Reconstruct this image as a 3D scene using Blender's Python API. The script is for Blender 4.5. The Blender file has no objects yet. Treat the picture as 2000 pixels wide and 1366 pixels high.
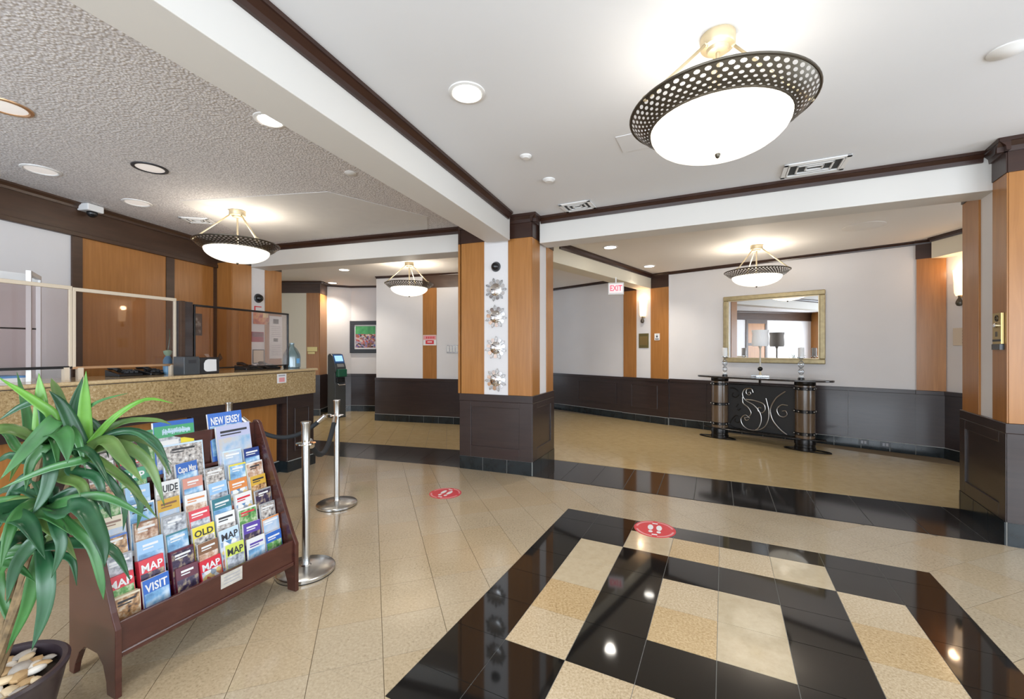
import bpy, math, random
from mathutils import Vector, Matrix
random.seed(7)
scene = bpy.context.scene
COL = scene.collection

# ------------------------------------------------------------------ camera
CAM_H = 1.4
cam_data = bpy.data.cameras.new('camera')
cam_data.sensor_width = 36.0
cam_data.lens = 823.77 / 2000.0 * 36.0
cam_data.clip_start = 0.05
cam = bpy.data.objects.new('camera', cam_data)
cam.location = (0, 0, CAM_H)
cam.rotation_euler = (math.pi / 2, 0, 0)
COL.objects.link(cam)
scene.camera = cam

# ------------------------------------------------------------------ world, daylight, exposure
world = bpy.data.worlds.new('sky')
scene.world = world
world.use_nodes = True
wn = world.node_tree.nodes
bg = wn['Background']
bg.inputs['Color'].default_value = (0.78, 0.88, 1.0, 1)
bg.inputs['Strength'].default_value = 1.6
scene.view_settings.view_transform = 'Standard'
scene.view_settings.look = 'None'
scene.view_settings.gamma = 1.0
scene.view_settings.exposure = 0.0
scene.view_settings.use_curve_mapping = False
scene.cycles.max_bounces = 8
scene.cycles.diffuse_bounces = 4
scene.cycles.glossy_bounces = 4
scene.cycles.transparent_max_bounces = 12
scene.cycles.caustics_reflective = False
scene.cycles.caustics_refractive = False
scene.cycles.sample_clamp_indirect = 6.0
scene.cycles.use_denoising = True


def area_light(name, loc, rot, sx, sy, power, color):
    ld = bpy.data.lights.new(name, 'AREA')
    ld.shape = 'RECTANGLE'
    ld.size = sx
    ld.size_y = sy
    ld.energy = power
    ld.color = color
    o = bpy.data.objects.new(name, ld)
    o.location = loc
    o.rotation_euler = rot
    COL.objects.link(o)
    return o


# daylight entering through the three front windows behind the camera and the entrance at the right
DAY = (0.80, 0.90, 1.0)
for wx, wp in ((-3.35, 210), (0.05, 150), (3.7, 150)):
    area_light('window_daylight', (wx, -2.32, 1.45), (math.radians(90), 0, 0), 3.0, 2.1, wp, DAY)
area_light('window_daylight', (6.8, 0.6, 1.45), (math.radians(90), 0, math.radians(90)), 3.0, 2.1, 150, DAY)

# ------------------------------------------------------------------ materials
def new_mat(name):
    m = bpy.data.materials.new(name)
    m.use_nodes = True
    nt = m.node_tree
    return m, nt, nt.nodes['Principled BSDF']


def rgba(c):
    return (c[0], c[1], c[2], 1)


def plain(name, c, rough=0.5, metal=0.0, spec=0.5, coat=0.0, emit=None, estr=0.0, vary=0.0, vscale=6.0):
    m, nt, b = new_mat(name)
    b.inputs['Base Color'].default_value = rgba(c)
    b.inputs['Roughness'].default_value = rough
    b.inputs['Metallic'].default_value = metal
    b.inputs['Specular IOR Level'].default_value = spec
    b.inputs['Coat Weight'].default_value = coat
    if emit:
        b.inputs['Emission Color'].default_value = rgba(emit)
        b.inputs['Emission Strength'].default_value = estr
    if vary:
        tc = nt.nodes.new('ShaderNodeTexCoord')
        no = nt.nodes.new('ShaderNodeTexNoise')
        no.inputs['Scale'].default_value = vscale
        no.inputs['Detail'].default_value = 4
        nt.links.new(tc.outputs['Object'], no.inputs['Vector'])
        rp = nt.nodes.new('ShaderNodeValToRGB')
        rp.color_ramp.elements[0].color = rgba([x * (1 - vary) for x in c])
        rp.color_ramp.elements[1].color = rgba([min(1, x * (1 + vary)) for x in c])
        rp.color_ramp.elements[0].position = 0.3
        rp.color_ramp.elements[1].position = 0.7
        nt.links.new(no.outputs['Fac'], rp.inputs['Fac'])
        nt.links.new(rp.outputs['Color'], b.inputs['Base Color'])
    return m


def wood(name, c1, c2, rough=0.28, stretch=(14, 14, 0.9), coat=0.0):
    m, nt, b = new_mat(name)
    tc = nt.nodes.new('ShaderNodeTexCoord')
    mp = nt.nodes.new('ShaderNodeMapping')
    mp.inputs['Scale'].default_value = stretch
    no = nt.nodes.new('ShaderNodeTexNoise')
    no.inputs['Scale'].default_value = 2.2
    no.inputs['Detail'].default_value = 6
    no.inputs['Distortion'].default_value = 0.6
    rp = nt.nodes.new('ShaderNodeValToRGB')
    rp.color_ramp.elements[0].position = 0.3
    rp.color_ramp.elements[1].position = 0.72
    rp.color_ramp.elements[0].color = rgba(c1)
    rp.color_ramp.elements[1].color = rgba(c2)
    nt.links.new(tc.outputs['Object'], mp.inputs['Vector'])
    nt.links.new(mp.outputs['Vector'], no.inputs['Vector'])
    nt.links.new(no.outputs['Fac'], rp.inputs['Fac'])
    nt.links.new(rp.outputs['Color'], b.inputs['Base Color'])
    b.inputs['Roughness'].default_value = rough
    b.inputs['Coat Weight'].default_value = coat
    b.inputs['Coat Roughness'].default_value = 0.12
    return m


def granite(name, cols, scale, rough=0.12, spec=0.5, bump=0.0):
    """speckled stone: two noises of different grain mixed through a ramp"""
    m, nt, b = new_mat(name)
    tc = nt.nodes.new('ShaderNodeTexCoord')
    n1 = nt.nodes.new('ShaderNodeTexNoise')
    n1.inputs['Scale'].default_value = scale
    n1.inputs['Detail'].default_value = 5
    n1.inputs['Roughness'].default_value = 0.75
    n2 = nt.nodes.new('ShaderNodeTexNoise')
    n2.inputs['Scale'].default_value = 1.7
    n2.inputs['Detail'].default_value = 3
    mx = nt.nodes.new('ShaderNodeMix')
    mx.data_type = 'FLOAT'
    mx.inputs['Factor'].default_value = 0.22
    rp = nt.nodes.new('ShaderNodeValToRGB')
    e = rp.color_ramp.elements
    e[0].position = 0.30
    e[0].color = rgba(cols[0])
    e[1].position = 0.70
    e[1].color = rgba(cols[-1])
    for i, c in enumerate(cols[1:-1]):
        x = e.new(0.30 + 0.40 * (i + 1) / (len(cols) - 1))
        x.color = rgba(c)
    nt.links.new(tc.outputs['Object'], n1.inputs['Vector'])
    nt.links.new(tc.outputs['Object'], n2.inputs['Vector'])
    nt.links.new(n1.outputs['Fac'], mx.inputs[2])
    nt.links.new(n2.outputs['Fac'], mx.inputs[3])
    nt.links.new(mx.outputs[0], rp.inputs['Fac'])
    nt.links.new(rp.outputs['Color'], b.inputs['Base Color'])
    b.inputs['Roughness'].default_value = rough
    b.inputs['Specular IOR Level'].default_value = spec
    if bump:
        bp = nt.nodes.new('ShaderNodeBump')
        bp.inputs['Strength'].default_value = bump
        bp.inputs['Distance'].default_value = 0.01
        nt.links.new(n1.outputs['Fac'], bp.inputs['Height'])
        nt.links.new(bp.outputs['Normal'], b.inputs['Normal'])
    return m


def popcorn(name, c1, c2):
    m, nt, b = new_mat(name)
    tc = nt.nodes.new('ShaderNodeTexCoord')
    vo = nt.nodes.new('ShaderNodeTexVoronoi')
    vo.feature = 'SMOOTH_F1'
    vo.inputs['Scale'].default_value = 68
    vo.inputs['Smoothness'].default_value = 0.5
    rp = nt.nodes.new('ShaderNodeValToRGB')
    rp.color_ramp.elements[0].position = 0.12
    rp.color_ramp.elements[0].color = rgba(c1)
    rp.color_ramp.elements[1].position = 0.62
    rp.color_ramp.elements[1].color = rgba(c2)
    bp = nt.nodes.new('ShaderNodeBump')
    bp.invert = True
    bp.inputs['Strength'].default_value = 0.45
    bp.inputs['Distance'].default_value = 0.012
    nt.links.new(tc.outputs['Object'], vo.inputs['Vector'])
    nt.links.new(vo.outputs['Distance'], rp.inputs['Fac'])
    nt.links.new(rp.outputs['Color'], b.inputs['Base Color'])
    nt.links.new(vo.outputs['Distance'], bp.inputs['Height'])
    nt.links.new(bp.outputs['Normal'], b.inputs['Normal'])
    b.inputs['Roughness'].default_value = 0.9
    return m


def picture(name, cols, scale=9.0, rough=0.35, kind='noise'):
    """printed picture: blotches of several colours"""
    m, nt, b = new_mat(name)
    tc = nt.nodes.new('ShaderNodeTexCoord')
    if kind == 'noise':
        no = nt.nodes.new('ShaderNodeTexNoise')
        no.inputs['Scale'].default_value = scale
        no.inputs['Detail'].default_value = 3
        out = no.outputs['Fac']
    else:
        no = nt.nodes.new('ShaderNodeTexVoronoi')
        no.inputs['Scale'].default_value = scale
        sp = nt.nodes.new('ShaderNodeSeparateColor')
        nt.links.new(no.outputs['Color'], sp.inputs['Color'])
        out = sp.outputs[0]
    nt.links.new(tc.outputs['Object'], no.inputs['Vector'])
    rp = nt.nodes.new('ShaderNodeValToRGB')
    e = rp.color_ramp.elements
    lo, hi = (0.3, 0.7) if kind == 'noise' else (0.05, 0.95)
    e[0].position = lo
    e[0].color = rgba(cols[0])
    e[1].position = hi
    e[1].color = rgba(cols[-1])
    for i, c in enumerate(cols[1:-1]):
        x = e.new(lo + (hi - lo) * (i + 1) / (len(cols) - 1))
        x.color = rgba(c)
    nt.links.new(out, rp.inputs['Fac'])
    nt.links.new(rp.outputs['Color'], b.inputs['Base Color'])
    b.inputs['Roughness'].default_value = rough
    return m


def clear_sheet(name, tint=(1, 1, 1), refl=0.10, rough=0.02):
    """thin acrylic or glass: mostly see-through with a mirror-like sheen"""
    m = bpy.data.materials.new(name)
    m.use_nodes = True
    nt = m.node_tree
    nt.nodes.clear()
    out = nt.nodes.new('ShaderNodeOutputMaterial')
    tr = nt.nodes.new('ShaderNodeBsdfTransparent')
    tr.inputs['Color'].default_value = rgba(tint)
    gl = nt.nodes.new('ShaderNodeBsdfGlossy')
    gl.inputs['Roughness'].default_value = rough
    fr = nt.nodes.new('ShaderNodeFresnel')
    fr.inputs['IOR'].default_value = 1.5
    ad = nt.nodes.new('ShaderNodeMath')
    ad.operation = 'MULTIPLY_ADD'
    ad.inputs[1].default_value = 0.55
    ad.inputs[2].default_value = refl * 0.5
    ad.use_clamp = True
    mx = nt.nodes.new('ShaderNodeMixShader')
    nt.links.new(fr.outputs['Fac'], ad.inputs[0])
    nt.links.new(ad.outputs[0], mx.inputs['Fac'])
    nt.links.new(tr.outputs[0], mx.inputs[1])
    nt.links.new(gl.outputs[0], mx.inputs[2])
    nt.links.new(mx.outputs[0], out.inputs['Surface'])
    return m


MT = {}
MT['paint'] = plain('wall_paint', (0.74, 0.715, 0.715), 0.6, vary=0.02, vscale=2)
MT['cream'] = plain('cream_paint', (0.74, 0.68, 0.55), 0.6)
MT['beam'] = plain('beam_paint', (0.68, 0.655, 0.62), 0.55)
MT['ceil'] = plain('smooth_ceiling_paint', (0.76, 0.765, 0.79), 0.7, vary=0.015, vscale=1.2)
MT['ceil_back'] = plain('back_ceiling_paint', (0.82, 0.78, 0.74), 0.7)
MT['popcorn'] = popcorn('popcorn_plaster', (0.86, 0.83, 0.82), (0.58, 0.55, 0.55))
MT['ceil_patch'] = plain('ceiling_patch_paint', (0.70, 0.68, 0.66), 0.8, vary=0.02, vscale=9)
MT['wood'] = wood('cherry_veneer', (0.335, 0.136, 0.032), (0.42, 0.182, 0.049), 0.30)
MT['dark'] = wood('espresso_wood', (0.020, 0.0105, 0.0095), (0.032, 0.017, 0.015), 0.36, (1.2, 1.2, 14), coat=0.35)
MT['crown'] = wood('crown_wood', (0.030, 0.012, 0.008), (0.046, 0.019, 0.012), 0.3, (1.5, 1.5, 10))
MT['brownhead'] = wood('brown_header_wood', (0.052, 0.026, 0.015), (0.072, 0.037, 0.022), 0.35, (1.5, 1.5, 10))
MT['skirt'] = plain('slate_skirting_tile', (0.012, 0.017, 0.020), 0.18, vary=0.3, vscale=9)
MT['grout_l'] = plain('pale_grout', (0.40, 0.40, 0.38), 0.8)
MT['grout_b'] = plain('charcoal_grout', (0.10, 0.10, 0.095), 0.8)
MT['grout_d'] = plain('brown_grout', (0.17, 0.125, 0.075), 0.85)
MT['t_beige'] = granite('beige_granite_tile', [(0.153, 0.113, 0.072), (0.378, 0.302, 0.203), (0.45, 0.365, 0.252), (0.522, 0.436, 0.32)], 75, 0.14)
MT['t_beige2'] = granite('warm_beige_granite_tile', [(0.162, 0.117, 0.068), (0.378, 0.293, 0.184), (0.45, 0.351, 0.23), (0.513, 0.414, 0.288)], 75, 0.14)
MT['t_sand'] = granite('sand_granite_tile', [(0.17, 0.115, 0.06), (0.44, 0.335, 0.205), (0.57, 0.45, 0.30), (0.68, 0.58, 0.44)], 95, 0.15)
MT['t_gold'] = granite('gold_granite_tile', [(0.14, 0.08, 0.035), (0.42, 0.285, 0.14), (0.55, 0.40, 0.22), (0.66, 0.52, 0.34)], 85, 0.15)
MT['t_cream'] = granite('cream_marble_tile', [(0.44, 0.35, 0.225), (0.50, 0.405, 0.27), (0.54, 0.445, 0.305)], 16, 0.08)
MT['t_back'] = granite('warm_lit_tan_tile', [(0.40, 0.29, 0.14), (0.47, 0.35, 0.18), (0.52, 0.395, 0.215)], 9, 0.14)  # far floor: warm lighting put into the orange-tan tile colour
MT['t_black'] = plain('black_granite_tile', (0.009, 0.0085, 0.008), 0.05, spec=0.6)
MT['t_band'] = plain('charcoal_band_tile', (0.018, 0.016, 0.015), 0.09, spec=0.55, vary=0.25, vscale=5)
MT['t_band2'] = plain('brown_grey_band_tile', (0.042, 0.036, 0.033), 0.16, spec=0.5, vary=0.2, vscale=5)
MT['counter'] = granite('counter_granite', [(0.05, 0.03, 0.012), (0.30, 0.20, 0.09), (0.44, 0.315, 0.16), (0.66, 0.54, 0.36)], 58, 0.2)
MT['counter_top'] = granite('counter_top_granite', [(0.36, 0.25, 0.13), (0.52, 0.38, 0.21), (0.62, 0.48, 0.29)], 60, 0.1)
MT['steel'] = plain('brushed_steel', (0.62, 0.62, 0.61), 0.24, 1.0)
MT['petal'] = plain('silver_petal', (0.55, 0.56, 0.56), 0.22, 1.0, vary=0.35, vscale=45)
MT['chrome'] = plain('chrome', (0.80, 0.80, 0.80), 0.08, 1.0)
MT['brass'] = plain('brass_plate', (0.48, 0.36, 0.15), 0.35, 1.0)
MT['olive'] = plain('olive_bronze_plate', (0.22, 0.18, 0.07), 0.4, 0.7)
MT['pewter'] = plain('pewter_metal', (0.105, 0.09, 0.07), 0.38, 0.8)
MT['champagne'] = plain('champagne_metal', (0.60, 0.50, 0.33), 0.4, 0.55)
MT['bowl'] = plain('lit_alabaster_glass', (0.9, 0.86, 0.78), 0.35, emit=(1.0, 0.92, 0.78), estr=1.35)
MT['lamp_on'] = plain('lit_downlight', (1, 1, 1), 0.5, emit=(1.0, 0.95, 0.86), estr=14)
MT['lamp_off_glow'] = plain('faint_glow_lens', (0.80, 0.76, 0.72), 0.4, emit=(1.0, 0.93, 0.88), estr=0.35)  # lens of a switched-off lamp, brightened by a faint emission
MT['sconce'] = plain('lit_sconce_glass', (0.9, 0.8, 0.7), 0.4, emit=(1.0, 0.66, 0.38), estr=1.7)
MT['white'] = plain('white_enamel', (0.78, 0.77, 0.76), 0.4)
MT['whitep'] = plain('white_plastic', (0.80, 0.80, 0.80), 0.3)
MT['offw'] = plain('off_white_metal', (0.62, 0.58, 0.50), 0.4)
MT['black'] = plain('black_plastic', (0.010, 0.010, 0.011), 0.25)
MT['blackm'] = plain('matte_black', (0.013, 0.012, 0.012), 0.6)
MT['iron'] = plain('wrought_iron', (0.020, 0.018, 0.017), 0.28, 0.75, vary=0.4, vscale=30)
MT['bright_iron'] = plain('worn_iron_scroll', (0.42, 0.40, 0.38), 0.3, 1.0)
MT['slate'] = plain('dark_stone_top', (0.035, 0.030, 0.028), 0.14, vary=0.5, vscale=12)
MT['drum'] = wood('drum_leather', (0.090, 0.058, 0.034), (0.13, 0.085, 0.052), 0.22, (6, 6, 2))
MT['rope'] = plain('black_velvet_rope', (0.010, 0.013, 0.017), 0.75)
MT['gold'] = plain('champagne_gilt_frame', (0.42, 0.34, 0.19), 0.42, 0.45, vary=0.12, vscale=20)
MT['mirror'] = plain('mirror_glass', (0.86, 0.86, 0.86), 0.01, 1.0)
MT['rack'] = wood('mahogany_rack', (0.050, 0.015, 0.011), (0.075, 0.024, 0.017), 0.26, (3, 3, 9), coat=0.25)
MT['pot'] = plain('plum_glazed_pot', (0.032, 0.022, 0.027), 0.3)
MT['soil'] = plain('potting_soil', (0.03, 0.02, 0.012), 0.95)
MT['cane'] = plain('plant_cane', (0.16, 0.105, 0.05), 0.8, vary=0.4, vscale=40)
MT['acryl'] = clear_sheet('clear_acrylic', (0.95, 0.92, 0.92), 0.04)
MT['glass'] = clear_sheet('window_glass', (0.97, 0.98, 0.98), 0.04)
MT['crystal'] = clear_sheet('crystal_glass', (0.88, 0.90, 0.92), 0.35)
MT['bluepl'] = clear_sheet('pale_blue_plastic', (0.62, 0.82, 0.95), 0.25, 0.25)
MT['redprint'] = plain('red_print', (0.62, 0.035, 0.05), 0.35)
MT['pinkprint'] = plain('pink_print', (0.75, 0.32, 0.33), 0.35)
MT['paper'] = plain('white_paper', (0.78, 0.77, 0.77), 0.6)
MT['ink'] = plain('dark_ink', (0.03, 0.03, 0.035), 0.5)
MT['greyink'] = plain('grey_ink', (0.35, 0.35, 0.38), 0.6)
MT['copper'] = plain('copper_edge', (0.62, 0.36, 0.19), 0.3, 0.6)
MT['creamrail'] = plain('cream_rail', (0.66, 0.55, 0.42), 0.35)
MT['screen'] = plain('lit_blue_screen', (0.1, 0.2, 0.4), 0.2, emit=(0.35, 0.6, 1.0), estr=1.2)
MT['green'] = plain('green_bottle', (0.01, 0.09, 0.05), 0.25)
MT['darkgrey'] = plain('dark_grey_plastic', (0.05, 0.055, 0.06), 0.35)
MT['charcoal'] = plain('charcoal_frame', (0.030, 0.032, 0.038), 0.35)

# ------------------------------------------------------------------ builders
def link(o, parent=None):
    COL.objects.link(o)
    if parent is not None:
        o.parent = parent
    return o


class MB:
    """collects shapes and links them as ONE mesh object"""
    def __init__(self):
        self.v = []
        self.f = []

    def add(self, vs, fs):
        k = len(self.v)
        self.v += [tuple(p) for p in vs]
        self.f += [tuple(i + k for i in q) for q in fs]
        return self

    def hexa(self, p):
        return self.add(p, [(0, 3, 2, 1), (4, 5, 6, 7), (0, 1, 5, 4), (1, 2, 6, 5), (2, 3, 7, 6), (3, 0, 4, 7)])

    def box(self, x0, x1, y0, y1, z0, z1):
        return self.hexa([(x0, y0, z0), (x1, y0, z0), (x1, y1, z0), (x0, y1, z0),
                          (x0, y0, z1), (x1, y0, z1), (x1, y1, z1), (x0, y1, z1)])

    def prism(self, poly, z0, z1):
        a = sum(poly[i][0] * poly[(i + 1) % len(poly)][1] - poly[(i + 1) % len(poly)][0] * poly[i][1] for i in range(len(poly)))
        if a < 0:
            poly = poly[::-1]
        n = len(poly)
        vs = [(p[0], p[1], z0) for p in poly] + [(p[0], p[1], z1) for p in poly]
        fs = [tuple(range(n - 1, -1, -1)), tuple(range(n, 2 * n))]
        fs += [(i, (i + 1) % n, n + (i + 1) % n, n + i) for i in range(n)]
        return self.add(vs, fs)

    def prism_axis(self, poly, t0, t1, fn):
        """polygon in (a,b), thickness t; fn(a,b,t) -> xyz"""
        n = len(poly)
        vs = [fn(p[0], p[1], t0) for p in poly] + [fn(p[0], p[1], t1) for p in poly]
        fs = [tuple(range(n - 1, -1, -1)), tuple(range(n, 2 * n))]
        fs += [(i, (i + 1) % n, n + (i + 1) % n, n + i) for i in range(n)]
        return self.add(vs, fs)

    def lathe(self, prof, n=32, c=(0, 0, 0), a0=0.0, a1=2 * math.pi):
        """profile of (r,z), turned about z"""
        full = abs(a1 - a0 - 2 * math.pi) < 1e-6
        m = n if full else n + 1
        vs, fs = [], []
        for r, z in prof:
            for k in range(m):
                t = a0 + (a1 - a0) * k / n
                vs.append((c[0] + r * math.cos(t), c[1] + r * math.sin(t), c[2] + z))
        for i in range(len(prof) - 1):
            for k in range(n):
                k2 = (k + 1) % m
                fs.append((i * m + k, i * m + k2, (i + 1) * m + k2, (i + 1) * m + k))
        if full:
            if prof[0][0] > 1e-6:
                fs.append(tuple(range(m - 1, -1, -1)))
            if prof[-1][0] > 1e-6:
                b = (len(prof) - 1) * m
                fs.append(tuple(range(b, b + m)))
        return self.add(vs, fs)

    def tube(self, path, r, n=10, closed=False):
        P = [Vector(p) for p in path]
        L = len(P)
        rs = r if isinstance(r, (list, tuple)) else [r] * L
        vs, fs = [], []
        up = None
        for i, p in enumerate(P):
            if closed:
                t = (P[(i + 1) % L] - P[i - 1]).normalized()
            else:
                t = (P[min(i + 1, L - 1)] - P[max(i - 1, 0)]).normalized()
            if up is None:
                up = t.orthogonal().normalized()
            else:
                up = (up - t * up.dot(t))
                up = up.normalized() if up.length > 1e-6 else t.orthogonal().normalized()
            sd = t.cross(up)
            for k in range(n):
                a = 2 * math.pi * k / n
                vs.append(tuple(p + (up * math.cos(a) + sd * math.sin(a)) * rs[i]))
        segs = L if closed else L - 1
        for i in range(segs):
            j = (i + 1) % L
            for k in range(n):
                k2 = (k + 1) % n
                fs.append((i * n + k, i * n + k2, j * n + k2, j * n + k))
        if not closed:
            fs.append(tuple(range(n - 1, -1, -1)))
            fs.append(tuple(range((L - 1) * n, L * n)))
        return self.add(vs, fs)

    def ball(self, c, r, n=14, sz=1.0):
        prof = [(r * math.sin(math.pi * i / 8), -r * sz * math.cos(math.pi * i / 8)) for i in range(9)]
        prof[0] = (1e-7, prof[0][1])
        prof[-1] = (1e-7, prof[-1][1])
        return self.lathe(prof, n, c)

    def wbox(self, fr, u0, u1, z0, z1, o0, o1):
        """box on a wall frame: u along, z up, o out of the wall towards the room"""
        return self.hexa([fr.p(u0, o1, z0), fr.p(u1, o1, z0), fr.p(u1, o0, z0), fr.p(u0, o0, z0),
                          fr.p(u0, o1, z1), fr.p(u1, o1, z1), fr.p(u1, o0, z1), fr.p(u0, o0, z1)])

    def mesh(self, name, mat, smooth=False):
        me = bpy.data.meshes.new(name)
        me.from_pydata(self.v, [], self.f)
        if mat is not None:
            me.materials.append(MT[mat] if isinstance(mat, str) else mat)
        if smooth:
            me.polygons.foreach_set('use_smooth', [True] * len(me.polygons))
        me.validate()
        me.update()
        return me

    def build(self, name, mat, parent=None, smooth=False, bevel=0.0, segs=2, loc=None):
        o = bpy.data.objects.new(name, self.mesh(name, mat, smooth))
        link(o, parent)
        if loc is not None:
            o.location = loc
        if bevel:
            md = o.modifiers.new('bevel', 'BEVEL')
            md.width = bevel
            md.segments = segs
            md.limit_method = 'ANGLE'
        if smooth:
            fix_smooth(o)
        return o


def fix_smooth(o, ang=40):
    try:
        o.data.set_sharp_from_angle(angle=math.radians(ang))
    except Exception:
        pass


class Fr:
    """vertical wall frame from plan point a to plan point b; out points towards the camera side"""
    def __init__(self, a, b):
        self.a = Vector(a)
        self.b = Vector(b)
        self.L = (self.b - self.a).length
        self.d = (self.b - self.a) / self.L
        n = Vector((self.d.y, -self.d.x))
        if n.dot(-self.a) < 0:
            n = -n
        self.n = n

    def p(self, u, o, z):
        q = self.a + self.d * u + self.n * o
        return (q.x, q.y, z)

    @property
    def rz(self):
        """rotation that turns local +x along the wall to the right as seen from the room, local -y out of it"""
        d = self.d if self.d.x * -self.n.y - self.d.y * -self.n.x > 0 else -self.d
        return math.atan2(d.y, d.x)


def tag(o, label, cat=None, group=None, kind=None):
    o['label'] = label
    if cat:
        o['category'] = cat
    if group:
        o['group'] = group
    if kind:
        o['kind'] = kind
    return o


def thing(name, label, cat, loc=(0, 0, 0), rz=0.0, group=None):
    o = bpy.data.objects.new(name, None)
    o.empty_display_size = 0.1
    link(o)
    o.location = loc
    o.rotation_euler = (0, 0, rz)
    return tag(o, label, cat, group)


def structure(name, label, cat=None):
    o = bpy.data.objects.new(name, None)
    o.empty_display_size = 0.1
    link(o)
    return tag(o, label, cat, None, 'structure')


def copy_tree(o, parent=None):
    c = o.copy()
    COL.objects.link(c)
    c.parent = parent
    for ch in [x for x in bpy.data.objects if x.parent == o]:
        copy_tree(ch, c)
    return c


_text_cache = {}


def text_mesh(body, mat, size=0.05, width=None, shear=0.0, thick=0.0006, bold=0.0):
    """flat lettering lying in x/z, facing -y, centred on the origin"""
    key = (body, mat if isinstance(mat, str) else mat.name, size, width, shear, bold)
    if key in _text_cache:
        return _text_cache[key]
    cu = bpy.data.curves.new('lettering', 'FONT')
    cu.body = body
    cu.size = size
    cu.align_x = 'CENTER'
    cu.align_y = 'CENTER'
    cu.shear = shear
    cu.offset = bold
    cu.resolution_u = 2
    cu.fill_mode = 'FRONT'
    to = bpy.data.objects.new('lettering_tmp', cu)
    COL.objects.link(to)
    dg = bpy.context.evaluated_depsgraph_get()
    me = bpy.data.meshes.new_from_object(to.evaluated_get(dg))
    bpy.data.objects.remove(to)
    bpy.data.curves.remove(cu)
    xs = [v.co.x for v in me.vertices] or [0, 1]
    w = max(xs) - min(xs)
    s = (width / w) if (width and w > 0) else 1.0
    for v in me.vertices:
        v.co = Vector((v.co.x * s, -thick, v.co.y))
    me.materials.clear()
    me.materials.append(MT[mat] if isinstance(mat, str) else mat)
    me.name = 'lettering'
    _text_cache[key] = me
    return me


def lettering(body, mat, parent, loc, size=0.05, width=None, shear=0.0, rot=None, bold=0.0, name='lettering'):
    o = bpy.data.objects.new(name, text_mesh(body, mat, size, width, shear, bold=bold))
    link(o, parent)
    o.location = loc
    if rot is not None:
        o.rotation_euler = rot
    return o


# ------------------------------------------------------------------ plan of the place (metres; x right, y away from the camera)
CEIL, CEILB, BEAMZ = 2.90, 2.84, 2.61
colF = Fr((-0.618, 4.993), (0.223, 4.660))          # centre column, front face
colS = Fr((0.223, 4.660), (0.528, 5.339))           # centre column, right face
rcolS = Fr((3.531, 3.011), (3.943, 3.708))          # right column, left face
rcolF = Fr((3.531, 3.011), (4.306, 2.553))          # right column, front face
wallR = Fr((2.933, 7.845), (5.395, 5.626))          # mirror wall
pilR = Fr((2.271, 8.543), (2.933, 7.845))           # pilaster left of the mirror wall
farW = Fr((-0.30, 11.432), (2.271, 8.543))          # corridor wall
wallB = Fr((-2.688, 8.357), (0.30, 7.557))          # back-left wall
contW = Fr((-5.530, -2.50), (-4.210, 6.010))        # wall behind the counter
contL = Fr((-3.244, 2.673), (-2.420, 5.200))        # counter fascia
col1 = Fr((-3.940, 5.930), (-3.680, 6.720))         # column ending the counter wall
contW = Fr((-4.559 - 0.153 * 6.33, 3.756 - 0.9882 * 6.33), (-4.210, 6.010))
CW0 = 6.33                                          # u on contW of the picture's left edge

# ------------------------------------------------------------------ floor
def half(p, q, ref):
    """half-plane bounded by the line p-q that holds ref: (a, b, c) with a*x + b*y <= c"""
    a, b = q[1] - p[1], p[0] - q[0]
    c = a * p[0] + b * p[1]
    if a * ref[0] + b * ref[1] > c:
        a, b, c = -a, -b, -c
    return (a, b, c)


def clip(poly, h):
    a, b, c = h
    out = []
    for i, p in enumerate(poly):
        q = poly[(i + 1) % len(poly)]
        dp, dq = a * p[0] + b * p[1] - c, a * q[0] + b * q[1] - c
        if dp <= 0:
            out.append(p)
        if dp * dq < 0:
            t = dp / (dp - dq)
            out.append((p[0] + (q[0] - p[0]) * t, p[1] + (q[1] - p[1]) * t))
    return out


def area(poly):
    return abs(sum(poly[i][0] * poly[(i + 1) % len(poly)][1] - poly[(i + 1) % len(poly)][0] * poly[i][1] for i in range(len(poly)))) / 2


def clip_all(poly, hs):
    for h in hs:
        if len(poly) < 3:
            return []
        poly = clip(poly, h)
    return poly if len(poly) >= 3 and area(poly) > 4e-4 else []


GO, GA, GB, GS = (0.378, 3.538), (0.8936, -0.4488), (-0.4488, -0.8936), 0.3054


def g2w(i, j):
    return (GO[0] + GS * (i * GA[0] + j * GB[0]), GO[1] + GS * (i * GA[1] + j * GB[1]))


RUG = [g2w(0.09, -0.68), g2w(7.87, -0.68), g2w(7.87, 6.68), g2w(0.09, 6.68)]
rug_c = g2w(4, 3)
in_L = half((-2.629, 5.626), (-0.615, 5.014), (0, 0))
in_C = half((-0.618, 4.993), (0.223, 4.660), (0, 0))
in_R = half((1.029, 4.240), (3.531, 3.011), (0, 0))
bounds = [half((-4.3, -2), (-2.65, 5.2), (0, 0)), half((-6, -2.35), (7, -2.35), (0, 0)), half((6.9, -2), (6.9, 8), (0, 0))]
floor_tiles = []           # (polygon, material)


def grid_tiles(org, d1, d2, s, n1, n2, hs, mats, gap=0.0028, minus=None):
    rnd = random.Random(3)
    for a in range(*n1):
        for b in range(*n2):
            g = gap / 2
            cs = [(a * s + g, b * s + g), ((a + 1) * s - g, b * s + g), ((a + 1) * s - g, (b + 1) * s - g), (a * s + g, (b + 1) * s - g)]
            pl = [(org[0] + u * d1[0] + v * d2[0], org[1] + u * d1[1] + v * d2[1]) for u, v in cs]
            pl = clip_all(pl, hs)
            if not pl:
                continue
            mat = rnd.choice(mats)
            if minus:
                e = [half(minus[k], minus[(k + 1) % 4], rug_c) for k in range(4)]
                rest = pl
                for h in e:
                    out = clip_all(rest, [(-h[0], -h[1], -h[2] - 0.0015)])
                    if out:
                        floor_tiles.append((out, mat))
                    rest = clip_all(rest, [h])
                    if not rest:
                        break
            else:
                floor_tiles.append((pl, mat))


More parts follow.
